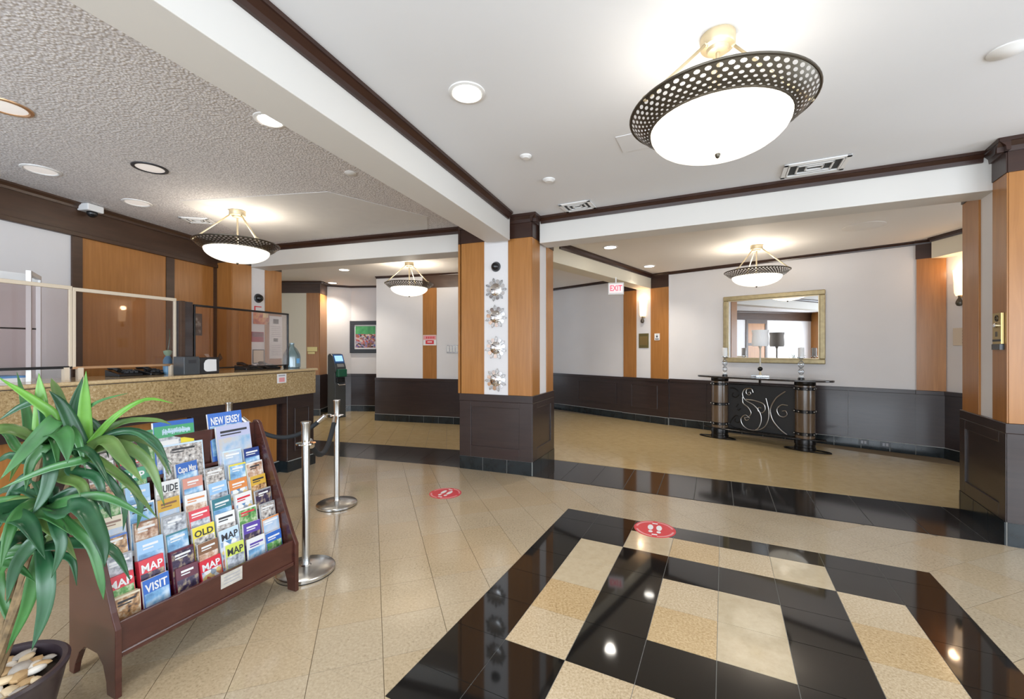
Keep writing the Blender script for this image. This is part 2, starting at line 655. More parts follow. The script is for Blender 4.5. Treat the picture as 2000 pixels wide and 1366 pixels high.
D1, D2 = (-0.3145, 0.9492), (0.9492, 0.3145)
DORG = (GO[0] - 0.02 * D1[0] - 0.205 * D2[0], GO[1] - 0.02 * D1[1] - 0.205 * D2[1])
grid_tiles(DORG, D1, D2, 0.305, (-22, 14), (-20, 24), [in_L, in_C, in_R] + bounds, ['t_beige', 't_beige', 't_beige2'], minus=RUG)
# the inlaid rug of black and sand tiles: border, broken sand ring, black ring, sand centre
def rug_mat(i, j):
    if i in (0, 7) or j in (-1, 6):
        return 't_black'
    corner = i in (1, 6) and j in (0, 5)
    if not corner and (i in (1, 6) or j in (0, 5)):
        return 'sand'
    if i in (3, 4) and j in (2, 3):
        return 'sand'
    return 't_black'


sands = {(1, 1): 't_cream', (1, 2): 't_cream', (1, 3): 't_gold', (1, 4): 't_sand', (2, 0): 't_cream', (3, 0): 't_gold', (4, 0): 't_sand', (5, 0): 't_cream',
         (3, 2): 't_sand', (4, 2): 't_cream', (3, 3): 't_gold', (4, 3): 't_cream', (6, 1): 't_sand', (6, 2): 't_gold', (6, 3): 't_sand', (6, 4): 't_gold'}
for i in range(0, 8):
    for j in range(-1, 7):
        i0, i1 = max(i, 0.09), min(i + 1, 7.87)
        j0, j1 = max(j, -0.68), min(j + 1, 6.68)
        g = 0.0045
        m = rug_mat(i, j)
        if m == 'sand':
            m = sands.get((i, j), 't_sand')
        floor_tiles.append(([g2w(i0 + g, j0 + g), g2w(i1 - g, j0 + g), g2w(i1 - g, j1 - g), g2w(i0 + g, j1 - g)], m))


def band(f0, f1, b0, b1, n, mat='t_band'):
    for k in range(n):
        t0, t1 = k / n + 0.0018 / 3, (k + 1) / n - 0.0018 / 3
        L = lambda p, q, t: (p[0] + (q[0] - p[0]) * t, p[1] + (q[1] - p[1]) * t)
        floor_tiles.append(([L(f0, f1, t0), L(f0, f1, t1), L(b0, b1, t1), L(b0, b1, t0)], mat))


band((0.225, 4.664), (5.52, 2.034), (0.528, 5.344), (5.92, 2.744), 18)
band((-3.45, 5.882), (-0.618, 5.014), (-3.75, 6.70), (-0.36, 5.77), 10, 't_band2')
bR0, bR1 = (1.223, 5.036), (3.943, 3.708)
grid_tiles(DORG, D1, D2, 0.305, (-10, 34), (-6, 28), [half(bR0, bR1, (2, 8)), half((0.10, 5.6), (0.12, 11), (3, 8)), half((-0.30, 11.432), (2.271, 8.543), (0, 0)), half((2.5, 8.24), (5.395, 5.626), (0, 0)), half((5.6, 5.5), (5.5, 3.0), (0, 4))], ['t_back'], 0.0018)
E2, E1 = (0.989, 0.1474), (-0.1474, 0.989)
grid_tiles((-0.04 * E2[0], -0.04 * E2[1]), E2, E1, 0.297, (-16, 5), (16, 40), [half((-3.069, 6.516), (-0.72, 5.869), (-2, 9)), half((0.10, 5.6), (0.12, 11), (-3, 8)), half((-5, 9.62), (0, 9.62), (0, 0)), half((-5.2, 6), (-5.2, 9), (0, 7))], ['t_back'], 0.005)

floor = structure('floor', 'polished stone tile floor with dark bands and an inlaid black and sand tile rug', 'floor')
MB().box(-6.2, 7.2, -2.5, 12.0, -0.12, -0.0035).build('grout_bed', 'grout_d', floor)
MB().prism(RUG, -0.004, -0.0028).build('pale_grout_bed', 'grout_l', floor)
MB().prism([(0.225, 4.66), (5.5, 2.04), (5.9, 2.75), (0.53, 5.34)], -0.004, -0.003).build('dark_grout_bed', 'grout_b', floor)


def shown(poly):
    pts = []
    for x, y in poly:
        if y < 0.35:
            return 0.0
        pts.append((1000 + 823.77 * x / y, 683 + 823.77 * CAM_H / y))
    if not any(-20 < p[0] < 2020 and p[1] < 1390 for p in pts):
        return 0.0
    return area(pts)


floor_tiles.sort(key=lambda t: -shown(t[0]))
rest = {}
for k, (pl, m) in enumerate(floor_tiles):
    if k < 300 and shown(pl) > 0:
        MB().prism(pl, -0.02, 0.0).build('floor_tile', m, floor)
    else:
        rest.setdefault(m, MB()).prism(pl, -0.02, 0.0)
for m, mb in rest.items():
    o = mb.build('distant_floor_tiles', m, floor)
    o['kind'] = 'stuff'

# ------------------------------------------------------------------ ceilings
bLf = Fr((-1.24, 1.459), (-0.045, 4.615))
bRf = Fr((0.332, 4.792), (3.638, 3.205))
bBf = Fr((-3.849, 6.210), (-0.618, 5.191))
b2f = Fr((0.576, 5.651), (2.675, 8.100))


def onl(fr, u, o):
    q = fr.p(u, o, 0)
    return (q[0], q[1])


uL = -(1.459 + 2.45) / bLf.d.y
ce = MB().prism([onl(bLf, uL, -0.1), onl(bLf, bLf.L, -0.1), onl(bRf, 0, -0.12), onl(bRf, 6.6, -0.12), (7.05, -2.45)], CEIL, CEIL + 0.1).build('ceiling', 'ceil')
tag(ce, 'smooth white ceiling over the main lobby', 'ceiling', kind='structure')
ce = MB().prism([onl(bLf, uL, -0.1), onl(bLf, bLf.L, -0.1), onl(bBf, bBf.L, -0.15), onl(bBf, -0.2, -0.15), (-4.35, 6.05), (-5.7, -2.45)], CEIL, CEIL + 0.1).build('ceiling', 'popcorn')
tag(ce, 'rough popcorn plaster ceiling over the reception counter', 'ceiling', kind='structure')
patch = MB().prism([(-3.35, 4.25), (-1.75, 4.0), (-0.95, 4.75), (-1.05, 5.25), (-3.6, 5.95)], CEIL - 0.004, CEIL + 0.01).build('smooth_patch', 'ceil_patch', ce)
ce = MB().prism([onl(bBf, -1.6, -0.15), onl(bBf, bBf.L, -0.15), (0.10, 5.4), (0.12, 11.7), (-6, 11.7)], CEILB, CEILB + 0.1).build('ceiling', 'ceil_back')
tag(ce, 'off-white ceiling over the passage behind the counter', 'ceiling', kind='structure')
ce = MB().prism([onl(bRf, 0, -0.12), onl(bRf, 6.4, -0.12), (7.05, 7), (4, 9.5), (0.12, 11.7), (0.10, 5.4)], CEILB, CEILB + 0.1).build('ceiling', 'ceil_back')
tag(ce, 'off-white ceiling over the alcove with the mirror', 'ceiling', kind='structure')

# ------------------------------------------------------------------ beams with crown mouldings
def crown(parent, fr, u0, u1, zt, h=0.075, w=0.06, o0=0.0, mat='crown', name='crown_moulding'):
    prof = [(o0 - 0.004, zt - h), (o0 + 0.018, zt - h), (o0 + 0.022, zt - h * 0.62), (o0 + w * 0.8, zt - h * 0.3), (o0 + w, zt - h * 0.3), (o0 + w, zt), (o0 - 0.004, zt)]
    return MB().prism_axis(prof, u0, u1, lambda a, b, t: fr.p(t, a, b)).build(name, mat, parent)


def beam(fr, u0, u1, thick, zt, label, mat='beam', zb=BEAMZ):
    o = MB().wbox(fr, u0, u1, zb, zt, -thick, 0).build('beam', mat, None, bevel=0.004)
    return tag(o, label, 'beam', kind='structure')


bm = beam(bLf, uL, bLf.L + 0.06, 0.285, CEIL + 0.03, 'white ceiling beam running from the camera side to the centre column')
crown(bm, bLf, uL, bLf.L, CEIL)
bm = beam(bRf, -0.02, 6.4, 0.25, CEIL + 0.03, 'white ceiling beam from the centre column to the right column')
crown(bm, bRf, 0, 3.62, CEIL)
bm = beam(bBf, -0.05, bBf.L + 0.06, 0.31, CEIL + 0.03, 'white ceiling beam from the counter wall to the centre column')
crown(bm, bBf, 0, bBf.L, CEIL)
bm = beam(b2f, -0.2, b2f.L + 0.05, 0.27, CEILB + 0.03, 'cream beam behind the centre column leading to the corridor wall', 'cream', 2.57)
crown(bm, b2f, 0.1, b2f.L, CEILB)


# ------------------------------------------------------------------ wainscot and skirting
def skirting(parent, fr, u0, u1, h=0.135, w=0.305, o0=0.0, o1=0.022, first=None):
    u = u0
    k = 0
    while u < u1 - 0.02:
        e = min(u + (first if (k == 0 and first) else w), u1)
        MB().wbox(fr, u + 0.003, e - 0.003, 0.0, h - 0.006, o0, o1).build('skirting_tile', 'skirt', parent)
        u = e
        k += 1
    MB().wbox(fr, u0, u1, 0.0, h, o0 - 0.005, o1 - 0.008).build('skirting_grout', 'grout_l', parent)


def wainscot(parent, fr, u0, u1, top=0.85, out=0.02, panels=(), skirt=0.135, first=None, tiles=True, seams=()):
    cuts = [u0] + list(seams) + [u1]
    for a, b in zip(cuts[:-1], cuts[1:]):
        MB().wbox(fr, a + (0.002 if a != u0 else 0), b - (0.002 if b != u1 else 0), skirt if tiles else 0, top - 0.055, 0.0, out).build('wainscot_board', 'dark', parent)
    MB().wbox(fr, u0, u1, top - 0.055, top, 0.0, out + 0.014).build('wainscot_rail', 'dark', parent, bevel=0.004)
    for a, b in panels:
        raised_panel(parent, fr, a, b, 0.27, top - 0.13, out)
    if tiles:
        skirting(parent, fr, u0, u1, skirt, first=first, o1=out + 0.014)


def raised_panel(parent, fr, u0, u1, z0, z1, o, mat='dark'):
    m = 0.014
    MB().wbox(fr, u0 + m, u1 - m, z0 + m, z1 - m, o - 0.01, o + 0.004).build('field_panel', mat, parent)
    b = MB()
    for a in ((u0, u1, z0, z0 + m), (u0, u1, z1 - m, z1), (u0, u0 + m, z0 + m, z1 - m), (u1 - m, u1, z0 + m, z1 - m)):
        b.wbox(fr, *a, o - 0.005, o + 0.012)
    b.build('panel_moulding', mat, parent, bevel=0.004)


def wall(name, fr, u0, u1, z1, label, mat='paint', z0=0.0, t=0.12):
    o = MB().wbox(fr, u0, u1, z0, z1, -t, 0).build(name, mat)
    return tag(o, label, 'wall', kind='structure')


def framed_panel(parent, fr, L, u0, u1, z0, z1, zb, zt):
    """rails and stiles standing proud of a recessed field"""
    MB().wbox(fr, u0 - 0.004, u1 + 0.004, z0 - 0.004, z1 + 0.004, -0.02, -0.006).build('field_panel', 'dark', parent)
    for a, b, c, d in ((0.0, u0, zb, zt), (u1, L, zb, zt)):
        MB().wbox(fr, a, b, c, d, -0.03, 0.006).build('stile_board', 'dark', parent, bevel=0.003)
    for a, b, c, d in ((u0, u1, zb, z0), (u0, u1, z1, zt)):
        MB().wbox(fr, a, b, c, d, -0.03, 0.006).build('rail_board', 'dark', parent, bevel=0.003)


# ------------------------------------------------------------------ centre column
cc = structure('column', 'square column in the middle with orange veneer, white strip and dark pedestal', 'column')
FL, FRt, BR = Vector((-0.618, 4.993)), Vector((0.223, 4.660)), Vector((0.528, 5.339))
BLt = FL + BR - FRt
cen = (FL + BR) / 2


def shrink(k):
    return [tuple(cen + (p - cen) * k) for p in (FL, FRt, BR, BLt)]


MB().prism(shrink(0.96), 0.0, 0.80).build('pedestal', 'dark', cc)
MB().prism(shrink(1.012), 0.80, 0.882).build('pedestal_rail', 'dark', cc, bevel=0.004)
MB().prism(shrink(0.965), 0.88, CEIL).build('shaft', 'paint', cc)
framed_panel(cc, colF, colF.L, 0.150, 0.752, 0.28, 0.735, 0.15, 0.80)
framed_panel(cc, colS, colS.L, 0.13, 0.62, 0.28, 0.735, 0.15, 0.80)
skirting(cc, colF, 0.0, colF.L, 0.155, 0.302, -0.02, 0.010)
skirting(cc, colS, 0.0, colS.L, 0.155, 0.25, -0.02, 0.010)
for fr, spans in ((colF, ((0.018, 0.314), (0.615, 0.893))), (colS, ((0.012, 0.253), (0.502, 0.735)))):
    for a, b in spans:
        MB().wbox(fr, a, b, 0.882, 2.648, -0.03, -0.004).build('veneer_panel', 'wood', cc, bevel=0.002)
        MB().wbox(fr, a - 0.006, b + 0.006, 2.648, CEIL, -0.03, 0.002).build('capital_board', 'crown', cc)
    lo, hi = spans[0][0], spans[1][1]
colL = Fr((-0.618, 4.993), tuple(BLt))
for a, b in ((0.012, 0.253), (0.502, 0.735)):
    MB().wbox(colL, a, b, 0.882, 2.648, -0.03, -0.004).build('veneer_panel', 'wood', cc)
    MB().wbox(colL, a, b, 2.648, CEIL, -0.03, 0.0).build('capital_board', 'crown', cc)
crown(cc, colF, 0.615, colF.L + 0.055, CEIL, 0.09, 0.06)
crown(cc, colS, -0.055, 0.21, CEIL, 0.09, 0.06)
crown(cc, colF, 0.0, 0.314, CEIL, 0.09, 0.03)

# ------------------------------------------------------------------ right column
rc = structure('column', 'column at the right edge with orange veneer, cream strip and dark pedestal', 'column')
rb = [(3.531, 3.011), (3.943, 3.708), (4.80, 3.20), (4.39, 2.50)]
rcen = Vector((sum(p[0] for p in rb) / 4, sum(p[1] for p in rb) / 4))
rsh = lambda k: [tuple(rcen + (Vector(p) - rcen) * k) for p in rb]
MB().prism(rsh(0.955), 0.0, 0.80).build('pedestal', 'dark', rc)
MB().prism(rsh(1.012), 0.80, 0.872).build('pedestal_rail', 'dark', rc, bevel=0.004)
MB().prism(rsh(0.965), 0.87, CEIL).build('shaft', 'paint', rc)
framed_panel(rc, rcolS, rcolS.L, 0.10, 0.70, 0.27, 0.72, 0.165, 0.80)
framed_panel(rc, rcolF, 0.95, 0.13, 0.80, 0.27, 0.72, 0.165, 0.80)
skirting(rc, rcolS, 0.0, rcolS.L, 0.17, 0.26, -0.02, 0.010)
skirting(rc, rcolF, 0.0, 0.9, 0.17, 0.3, -0.02, 0.010)
for fr, spans in ((rcolS, ((0.010, 0.228), (0.465, 0.785))), (rcolF, ((0.012, 0.32), (0.6, 0.88)))):
    for a, b in spans:
        MB().wbox(fr, a, b, 0.872, 2.665, -0.03, -0.004).build('veneer_panel', 'wood', rc, bevel=0.002)
        MB().wbox(fr, a - 0.006, b + 0.006, 2.665, CEIL, -0.03, 0.002).build('capital_board', 'crown', rc)
crown(rc, rcolS, -0.055, 0.225, CEIL, 0.09, 0.06)
crown(rc, rcolF, -0.055, 0.95, CEIL, 0.09, 0.06)

# ------------------------------------------------------------------ wall behind the reception counter
wl = structure('wall_left', 'white wall with orange veneer panels behind the reception counter', 'wall')
MB().wbox(contW, 0.0, contW.L, 0.0, CEIL, -0.12, 0).build('wall_section', 'paint', wl)
for a, b in ((2.30, 2.40), (3.22, 3.32)):
    MB().wbox(contW, a, b, 0.0, 2.556, 0.0, 0.03).build('door_stile', 'brownhead', wl)
for c, d in ((0.0, 0.10), (0.78, 0.88), (1.55, 1.65), (2.42, 2.556)):
    MB().wbox(contW, 2.40, 3.22, c, d, 0.0, 0.03).build('door_rail', 'brownhead', wl)
MB().wbox(contW, 2.40, 3.22, 0.0, 2.556, 0.0, 0.012).build('veneer_panel', 'wood', wl)
wx = CW0
MB().wbox(contW, 0.0, contW.L, 2.556, CEIL, 0.0, 0.03).build('header_board', 'brownhead', wl)
MB().wbox(contW, 0.0, contW.L, 2.556, 2.60, 0.03, 0.045).build('header_bead', 'brownhead', wl, bevel=0.004)
crown(wl, contW, 0.0, contW.L, CEIL, 0.06, 0.05, 0.03, 'brownhead')
for a, b in ((0.530, 0.619), (1.519, 1.627), (2.213, 2.283)):
    MB().wbox(contW, wx + a, wx + b, 0.0, 2.556, 0.0, 0.022).build('stile_board', 'brownhead', wl)
for a, b in ((0.619, 1.519), (1.627, 2.213)):
    MB().wbox(contW, wx + a, wx + b, 0.0, 2.556, 0.0, 0.012).build('veneer_panel', 'wood', wl)
MB().wbox(contW, wx + 1.627, wx + 2.213, 1.12, 1.24, 0.012, 0.02).build('dado_board', 'brownhead', wl)

# column that ends the counter wall
k1 = structure('column', 'orange veneer column with cream strip at the far end of the counter', 'column')
c1b = [(-3.940, 5.930), (-3.680, 6.720), (-3.96, 6.83), (-4.34, 6.75), (-4.36, 6.055)]
MB().prism(c1b, 0.0, CEIL).build('shaft', 'paint', k1)
col1f = Fr((-4.225, 6.015), (-3.940, 5.930))
for fr, a, b in ((col1, 0.0, 0.298), (col1, 0.533, 0.832), (col1f, 0.0, 0.297)):
    MB().wbox(fr, a, b, 0.86, 2.63, 0.0, 0.012).build('veneer_panel', 'wood', k1)
    MB().wbox(fr, a, b, 2.63, CEIL, 0.0, 0.014).build('capital_board', 'brownhead', k1)
    MB().wbox(fr, a, b, 0.0, 0.86, 0.0, 0.03).build('pedestal', 'dark', k1)
MB().wbox(col1, 0.298, 0.533, 0.0, 0.86, 0.0, 0.03).build('pedestal', 'dark', k1)

# ------------------------------------------------------------------ passage behind the counter
k2 = structure('column', 'cream and orange column in the passage behind the counter end', 'column')
k2F = Fr((-4.99, 8.93), (-4.081, 8.94))
k2S = Fr((-4.081, 8.94), (-4.112, 9.34))
MB().prism([(-4.99, 8.93), (-4.081, 8.94), (-4.112, 9.40), (-4.99, 9.40)], 0.0, CEILB).build('shaft', 'cream', k2)
u2 = 0.638
for fr, a, b in ((k2F, u2, k2F.L), (k2S, 0.0, k2S.L)):
    MB().wbox(fr, a, b, 0.86, 2.596, 0.0, 0.012).build('veneer_panel', 'wood', k2)
for fr, a, b in ((k2F, 0.0, k2F.L + 0.02), (k2S, -0.02, k2S.L)):
    MB().wbox(fr, a, b, 2.596, CEILB, 0.0, 0.02).build('capital_board', 'brownhead', k2)
    crown(k2, fr, a, b + 0.05, CEILB, 0.04, 0.07, 0.02, 'brownhead')
    MB().wbox(fr, a, b, 0.135, 0.86, 0.0, 0.02).build('pedestal', 'dark', k2)
    skirting(k2, fr, a, b, 0.135, 0.3, 0.0, 0.03)

wb = wall('wall_back', wallB, 0.0, wallB.L, CEILB, 'white wall with one orange veneer strip facing the counter end', t=0.35)
wainscot(wb, wallB, -0.012, wallB.L, 0.845, 0.03, first=0.45)
MB().wbox(wallB, 1.013, 1.301, 0.845, 2.58, 0.0, 0.008).build('veneer_panel', 'wood', wb)
MB().wbox(wallB, 1.013, wallB.L, 2.575, CEILB - 0.02, 0.0, 0.02).build('header_board', 'brownhead', wb)
crown(wb, wallB, 0.0, wallB.L, CEILB, 0.04, 0.05)
rec1 = Fr((-4.20, 9.335), (-3.66, 9.60))
rec2 = Fr((-3.66, 9.60), (-2.0, 9.46))
wq = wall('wall_passage', rec1, 0.0, rec1.L + 0.02, CEILB, 'short angled cream wall of the recess behind the kiosk')
wainscot(wq, rec1, 0.0, rec1.L, 0.85, 0.02)
crown(wq, rec1, 0.0, rec1.L, CEILB, 0.04, 0.05)
wq2 = wall('wall_recess', rec2, 0.0, rec2.L, CEILB, 'cream wall of the recess where the framed picture hangs')
wainscot(wq2, rec2, 0.0, rec2.L, 0.85, 0.02)
crown(wq2, rec2, 0.0, rec2.L, CEILB, 0.04, 0.05)
MB().prism([(-6.0, 6.2), (-5.9, 6.2), (-5.0, 9.45), (-5.1, 9.45)], 0, CEILB).build('wall_side', 'cream')
tag(bpy.data.objects['wall_side'], 'cream side wall hidden behind the counter column', 'wall', kind='structure')

# ------------------------------------------------------------------ alcove with the mirror
wf = wall('wall_corridor', farW, 0.0, farW.L, CEILB, 'pale wall of the corridor seen right of the centre column')
wainscot(wf, farW, 0.0, farW.L - 0.0, 0.845, 0.02, panels=((2.7, 3.7),))
crown(wf, farW, 0.0, farW.L, CEILB, 0.05, 0.05)
kp = structure('pilaster', 'orange and white pilaster with a wall sconce left of the mirror wall', 'pilaster')
MB().wbox(pilR, 0.0, pilR.L, 0.0, CEILB, -0.12, 0.015).build('shaft', 'paint', kp)
for a, b in ((0.0, 0.287), (0.593, 0.95)):
    MB().wbox(pilR, a, b, 0.85, 2.57, 0.015, 0.024).build('veneer_panel', 'wood', kp)
    MB().wbox(pilR, a, b, 2.57, CEILB, 0.015, 0.03).build('capital_board', 'crown', kp)
wainscot(kp, pilR, -0.01, pilR.L, 0.85, 0.05, panels=((0.2, 0.75),))
crown(kp, pilR, 0.593, 0.98, CEILB, 0.05, 0.05, 0.02)
wr = wall('wall_mirror', wallR, 0.0, wallR.L, CEILB, 'white wall with dark wainscot where the big mirror hangs')
wainscot(wr, wallR, 0.0, wallR.L, 0.86, 0.02, seams=(0.66, 1.62, 2.60))
crown(wr, wallR, 0.0, wallR.L, CEILB, 0.05, 0.05)
pil2 = Fr((5.395, 5.626), (5.600, 5.441))
kq = structure('pilaster', 'dark orange pilaster at the right end of the mirror wall', 'pilaster')
MB().wbox(pil2, 0.0, pil2.L, 0.0, CEILB, -0.12, 0.02).build('shaft', 'wood', kq)
MB().wbox(pil2, -0.01, pil2.L, 2.60, CEILB, 0.02, 0.032).build('capital_board', 'crown', kq)
wainscot(kq, pil2, -0.01, pil2.L, 0.86, 0.03)
crown(kq, pil2, -0.02, pil2.L, CEILB, 0.05, 0.05, 0.02)
sideW = Fr((5.600, 5.441), (5.53, 4.00))
ws = wall('wall_alcove', sideW, 0.0, sideW.L, CEILB, 'pale side wall with a glowing sconce, half hidden by the right column')
wainscot(ws, sideW, 0.0, sideW.L, 0.86, 0.03)
MB().wbox(sideW, 0.0, sideW.L, 2.58, CEILB, 0.0, 0.18).build('header_soffit', 'cream', ws)
crown(ws, sideW, 0.0, sideW.L, CEILB, 0.05, 0.05, 0.18)

# ------------------------------------------------------------------ front of the lobby, behind the camera
frontW = Fr((-6.0, -2.42), (7.1, -2.42))
wz = structure('wall_front', 'window wall behind the camera letting in daylight', 'wall')
xs = [-5.7, -4.8, -1.8, -1.1, 1.9, 2.6, 5.6, 7.1]
for a, b in ((-5.7, -4.9), (-1.8, -1.5), (1.6, 2.1), (5.3, 7.1)):
    MB().box(a, b, -2.54, -2.42, 0, CEIL).build('wall_pier', 'wood', wz)
for a, b in ((-4.9, -1.8), (-1.5, 1.6), (2.1, 5.3)):
    MB().box(a, b, -2.54, -2.42, 0, 0.35).build('wall_sill', 'dark', wz)
    MB().box(a, b, -2.54, -2.42, 2.55, CEIL).build('wall_head', 'brownhead', wz)
for n, (a, b) in enumerate(((-4.9, -1.8), (-1.5, 1.6), (2.1, 5.3))):
    w = structure('window_%d' % (n + 1), 'lobby window behind the camera', 'window')
    w['group'] = 'front windows'
    f_ = MB()
    for x in (a, (a + b) / 2 - 0.03, b - 0.06):
        f_.box(x, x + 0.06, -2.51, -2.45, 0.35, 2.55)
    f_.box(a, b, -2.51, -2.45, 0.35, 0.41)
    f_.box(a, b, -2.51, -2.45, 2.49, 2.55)
    f_.build('window_frame', 'charcoal', w)
    MB().box(a, b, -2.485, -2.48, 0.35, 2.55).build('pane', 'glass', w)
wy = structure('wall_right', 'wall with a glazed entrance on the right behind the camera', 'wall')
for a, b, z0, z1 in ((-2.5, -1.0, 0, CEIL), (2.2, 5.0, 0, CEIL), (-1.0, 2.2, 0, 0.35), (-1.0, 2.2, 2.55, CEIL)):
    MB().box(6.95, 7.07, a, b, z0, z1).build('wall_pier', 'paint', wy)
w = structure('window_4', 'entrance window on the right behind the camera', 'window')
MB().box(7.0, 7.005, -1.0, 2.2, 0.35, 2.55).build('pane', 'glass', w)
f_ = MB()
for y in (-1.0, 0.57, 2.14):
    f_.box(6.97, 7.03, y, y + 0.06, 0.35, 2.55)
f_.build('window_frame', 'charcoal', w)

# ------------------------------------------------------------------ bowl pendants
def perforated_ring():
    mb = MB()
    n, rows = 58, 6
    r0, z0, r1, z1 = 0.400, -0.362, 0.304, -0.434

    def pt(s, a):
        r, z = r0 + (r1 - r0) * s, z0 + (z1 - z0) * s
        z -= 0.012 * math.sin(math.pi * s)
        return (r * math.cos(a), r * math.sin(a), z)
    da = 2 * math.pi / n
    lo, hi = 0.04, 0.90
    for k in range(rows):
        s0, s1 = lo + (hi - lo) * k / rows, lo + (hi - lo) * (k + 1) / rows
        sm, hs = (s0 + s1) / 2, (s1 - s0) / 2
        off = 0.5 * (k % 2)
        grow = 0.80 - 0.06 * k
        for c in range(n):
            am = (c + 0.5 + off) * da
            outer, inner = [], []
            for q in range(8):
                t = q * math.pi / 4
                cx, sx = math.cos(t), math.sin(t)
                m = max(abs(cx), abs(sx))
                outer.append(pt(sm + hs * sx / m, am + da / 2 * cx / m))
                inner.append(pt(sm + hs * 0.82 * grow / 0.8 * sx, am + da / 2 * grow * cx * 0.80))
            mb.add(outer + inner, [(q, (q + 1) % 8, 8 + (q + 1) % 8, 8 + q) for q in range(8)])
    for sa, sb in ((0.0, lo), (hi, 1.06)):
        for c in range(n):
            a, b = c * da, (c + 1) * da
            mb.add([pt(sa, a), pt(sa, b), pt(sb, b), pt(sb, a)], [(0, 1, 2, 3)])
    return mb


_pend = {}


def pendant(loc, label, scale=1.0, power=70, arms=(200, 335, 90)):
    t = thing('bowl_pendant', label, 'ceiling lamp', loc, 0, 'alabaster bowl pendants')
    t.scale = (scale,) * 3

    def part(name, make, mat, smooth=True):
        if name not in _pend:
            _pend[name] = make().mesh(name, mat, smooth)
        o = bpy.data.objects.new(name, _pend[name])
        link(o, t)
        if smooth:
            fix_smooth(o)
        return o
    part('canopy', lambda: MB().lathe([(0.078, 0.0), (0.078, -0.045), (0.072, -0.055), (0.05, -0.06), (0.045, -0.075), (0.02, -0.08)], 32), 'champagne')
    part('rod', lambda: MB().tube([(0, 0, -0.07), (0, 0, -0.44)], 0.009, 10), 'champagne')
    for k, a in enumerate(arms):
        key = 'arm'
        if key not in _pend:
            b = MB()
            L = Vector((0.385 - 0.066, 0, -0.355 + 0.05))
            b.tube([(0.066, 0, -0.05), (0.225, 0, -0.205), (0.385, 0, -0.357)], 0.0075, 8)
            b.ball((0.392, 0, -0.357), 0.014)
            b.ball((0.066, 0, -0.05), 0.013)
            _pend[key] = b.mesh('arm', 'champagne', True)
        o = bpy.data.objects.new('arm', _pend[key])
        link(o, t)
        o.rotation_euler = (0, 0, math.radians(a))
    part('perforated_ring', perforated_ring, 'pewter', False)
    rim = [(0.402 * math.cos(2 * math.pi * k / 64), 0.402 * math.sin(2 * math.pi * k / 64), -0.360) for k in range(64)]
    part('ring_edge', lambda: MB().tube(rim, 0.006, 8, True), 'pewter')
    prof = [(0.306, -0.425)] + [(0.306 * math.cos(x), -0.432 - 0.132 * math.sin(x)) for x in [i * math.pi / 2 / 10 for i in range(10)]] + [(0.0001, -0.564)]
    part('glass_bowl', lambda: MB().lathe(prof, 48), 'bowl')
    part('finial', lambda: MB().lathe([(0.001, -0.585), (0.008, -0.58), (0.012, -0.57), (0.012, -0.563)], 12), 'pewter')
    ld = bpy.data.lights.new('pendant_bulb', 'POINT')
    ld.energy = power
    ld.color = (1.0, 0.91, 0.78)
    ld.shadow_soft_size = 0.09
    lo = bpy.data.objects.new('pendant_bulb', ld)
    link(lo, t)
    lo.location = (0.0, 0.06, -0.33)
    return t


pendant((0.985, 2.02, CEIL), 'large bowl pendant with perforated metal ring, nearest lamp over the rug', power=4.5, arms=(195, 345, 75))
pendant((-2.966, 4.556, CEIL), 'bowl pendant hanging over the reception counter', power=13, arms=(215, 330, 80))
pendant((-1.705, 7.00, CEILB), 'bowl pendant in the passage left of the centre column', 0.98, power=20, arms=(205, 335, 85))
pendant((3.386, 5.84, CEILB), 'bowl pendant in front of the wall mirror', power=20, arms=(205, 320, 80))


# ------------------------------------------------------------------ recessed lights, discs and vents on the ceilings
def downlight(x, y, z, label, r=0.085, on=True, power=16, rimmat='white', rim=0.014):
    t = thing('recessed_light', label, 'ceiling light', (x, y, z), 0, 'recessed ceiling lights')
    MB().lathe([(r, 0.004), (r + rim + 0.008, 0.0), (r + rim + 0.006, -0.006), (r + rim * 0.3, -0.010), (r - 0.004, -0.006), (r - 0.004, 0.004)], 36).build('trim_ring', rimmat, t, True)
    MB().lathe([(0.0001, -0.006), (r * 0.6, -0.0055), (r - 0.003, -0.003)], 36).build('lens', 'lamp_on' if on else 'lamp_off_glow', t, True)
    if on:
        ld = bpy.data.lights.new('downlight_beam', 'SPOT')
        ld.energy = power
        ld.spot_size = math.radians(120)
        ld.spot_blend = 0.9
        ld.color = (1.0, 0.93, 0.82)
        ld.shadow_soft_size = 0.06
        lo = bpy.data.objects.new('downlight_beam', ld)
        link(lo, t)
        lo.location = (0, 0, -0.03)
    return t


downlight(-0.263, 2.461, CEIL, 'lit recessed light in the smooth main ceiling', power=60)
downlight(-1.58, 2.752, CEIL, 'lit recessed light in the popcorn ceiling beside the long beam', power=60, r=0.075)
downlight(-3.126, 2.601, CEIL, 'unlit recessed light with brown rim at the left picture edge', 0.10, False, rimmat='copper')
downlight(-2.987, 3.481, CEIL, 'unlit recessed light with dark rim in the middle of the popcorn ceiling', 0.10, False, rimmat='ink')
downlight(-3.932, 3.52, CEIL, 'unlit white recessed light near the header board at left', 0.10, False)
downlight(-3.826, 4.305, CEIL, 'unlit white recessed light beside the ceiling vent over the counter', 0.10, False)
downlight(1.382, 5.931, CEILB, 'lit recessed light just behind the right beam', power=85)
downlight(2.368, 7.277, CEILB, 'lit recessed light by the cream beam near the pilaster', power=85)
downlight(-3.028, 7.604, CEILB, 'lit recessed light in the passage ceiling, nearer of two', power=85)
downlight(-3.874, 9.10, CEILB, 'lit recessed light in the passage ceiling, farther of two', power=85)


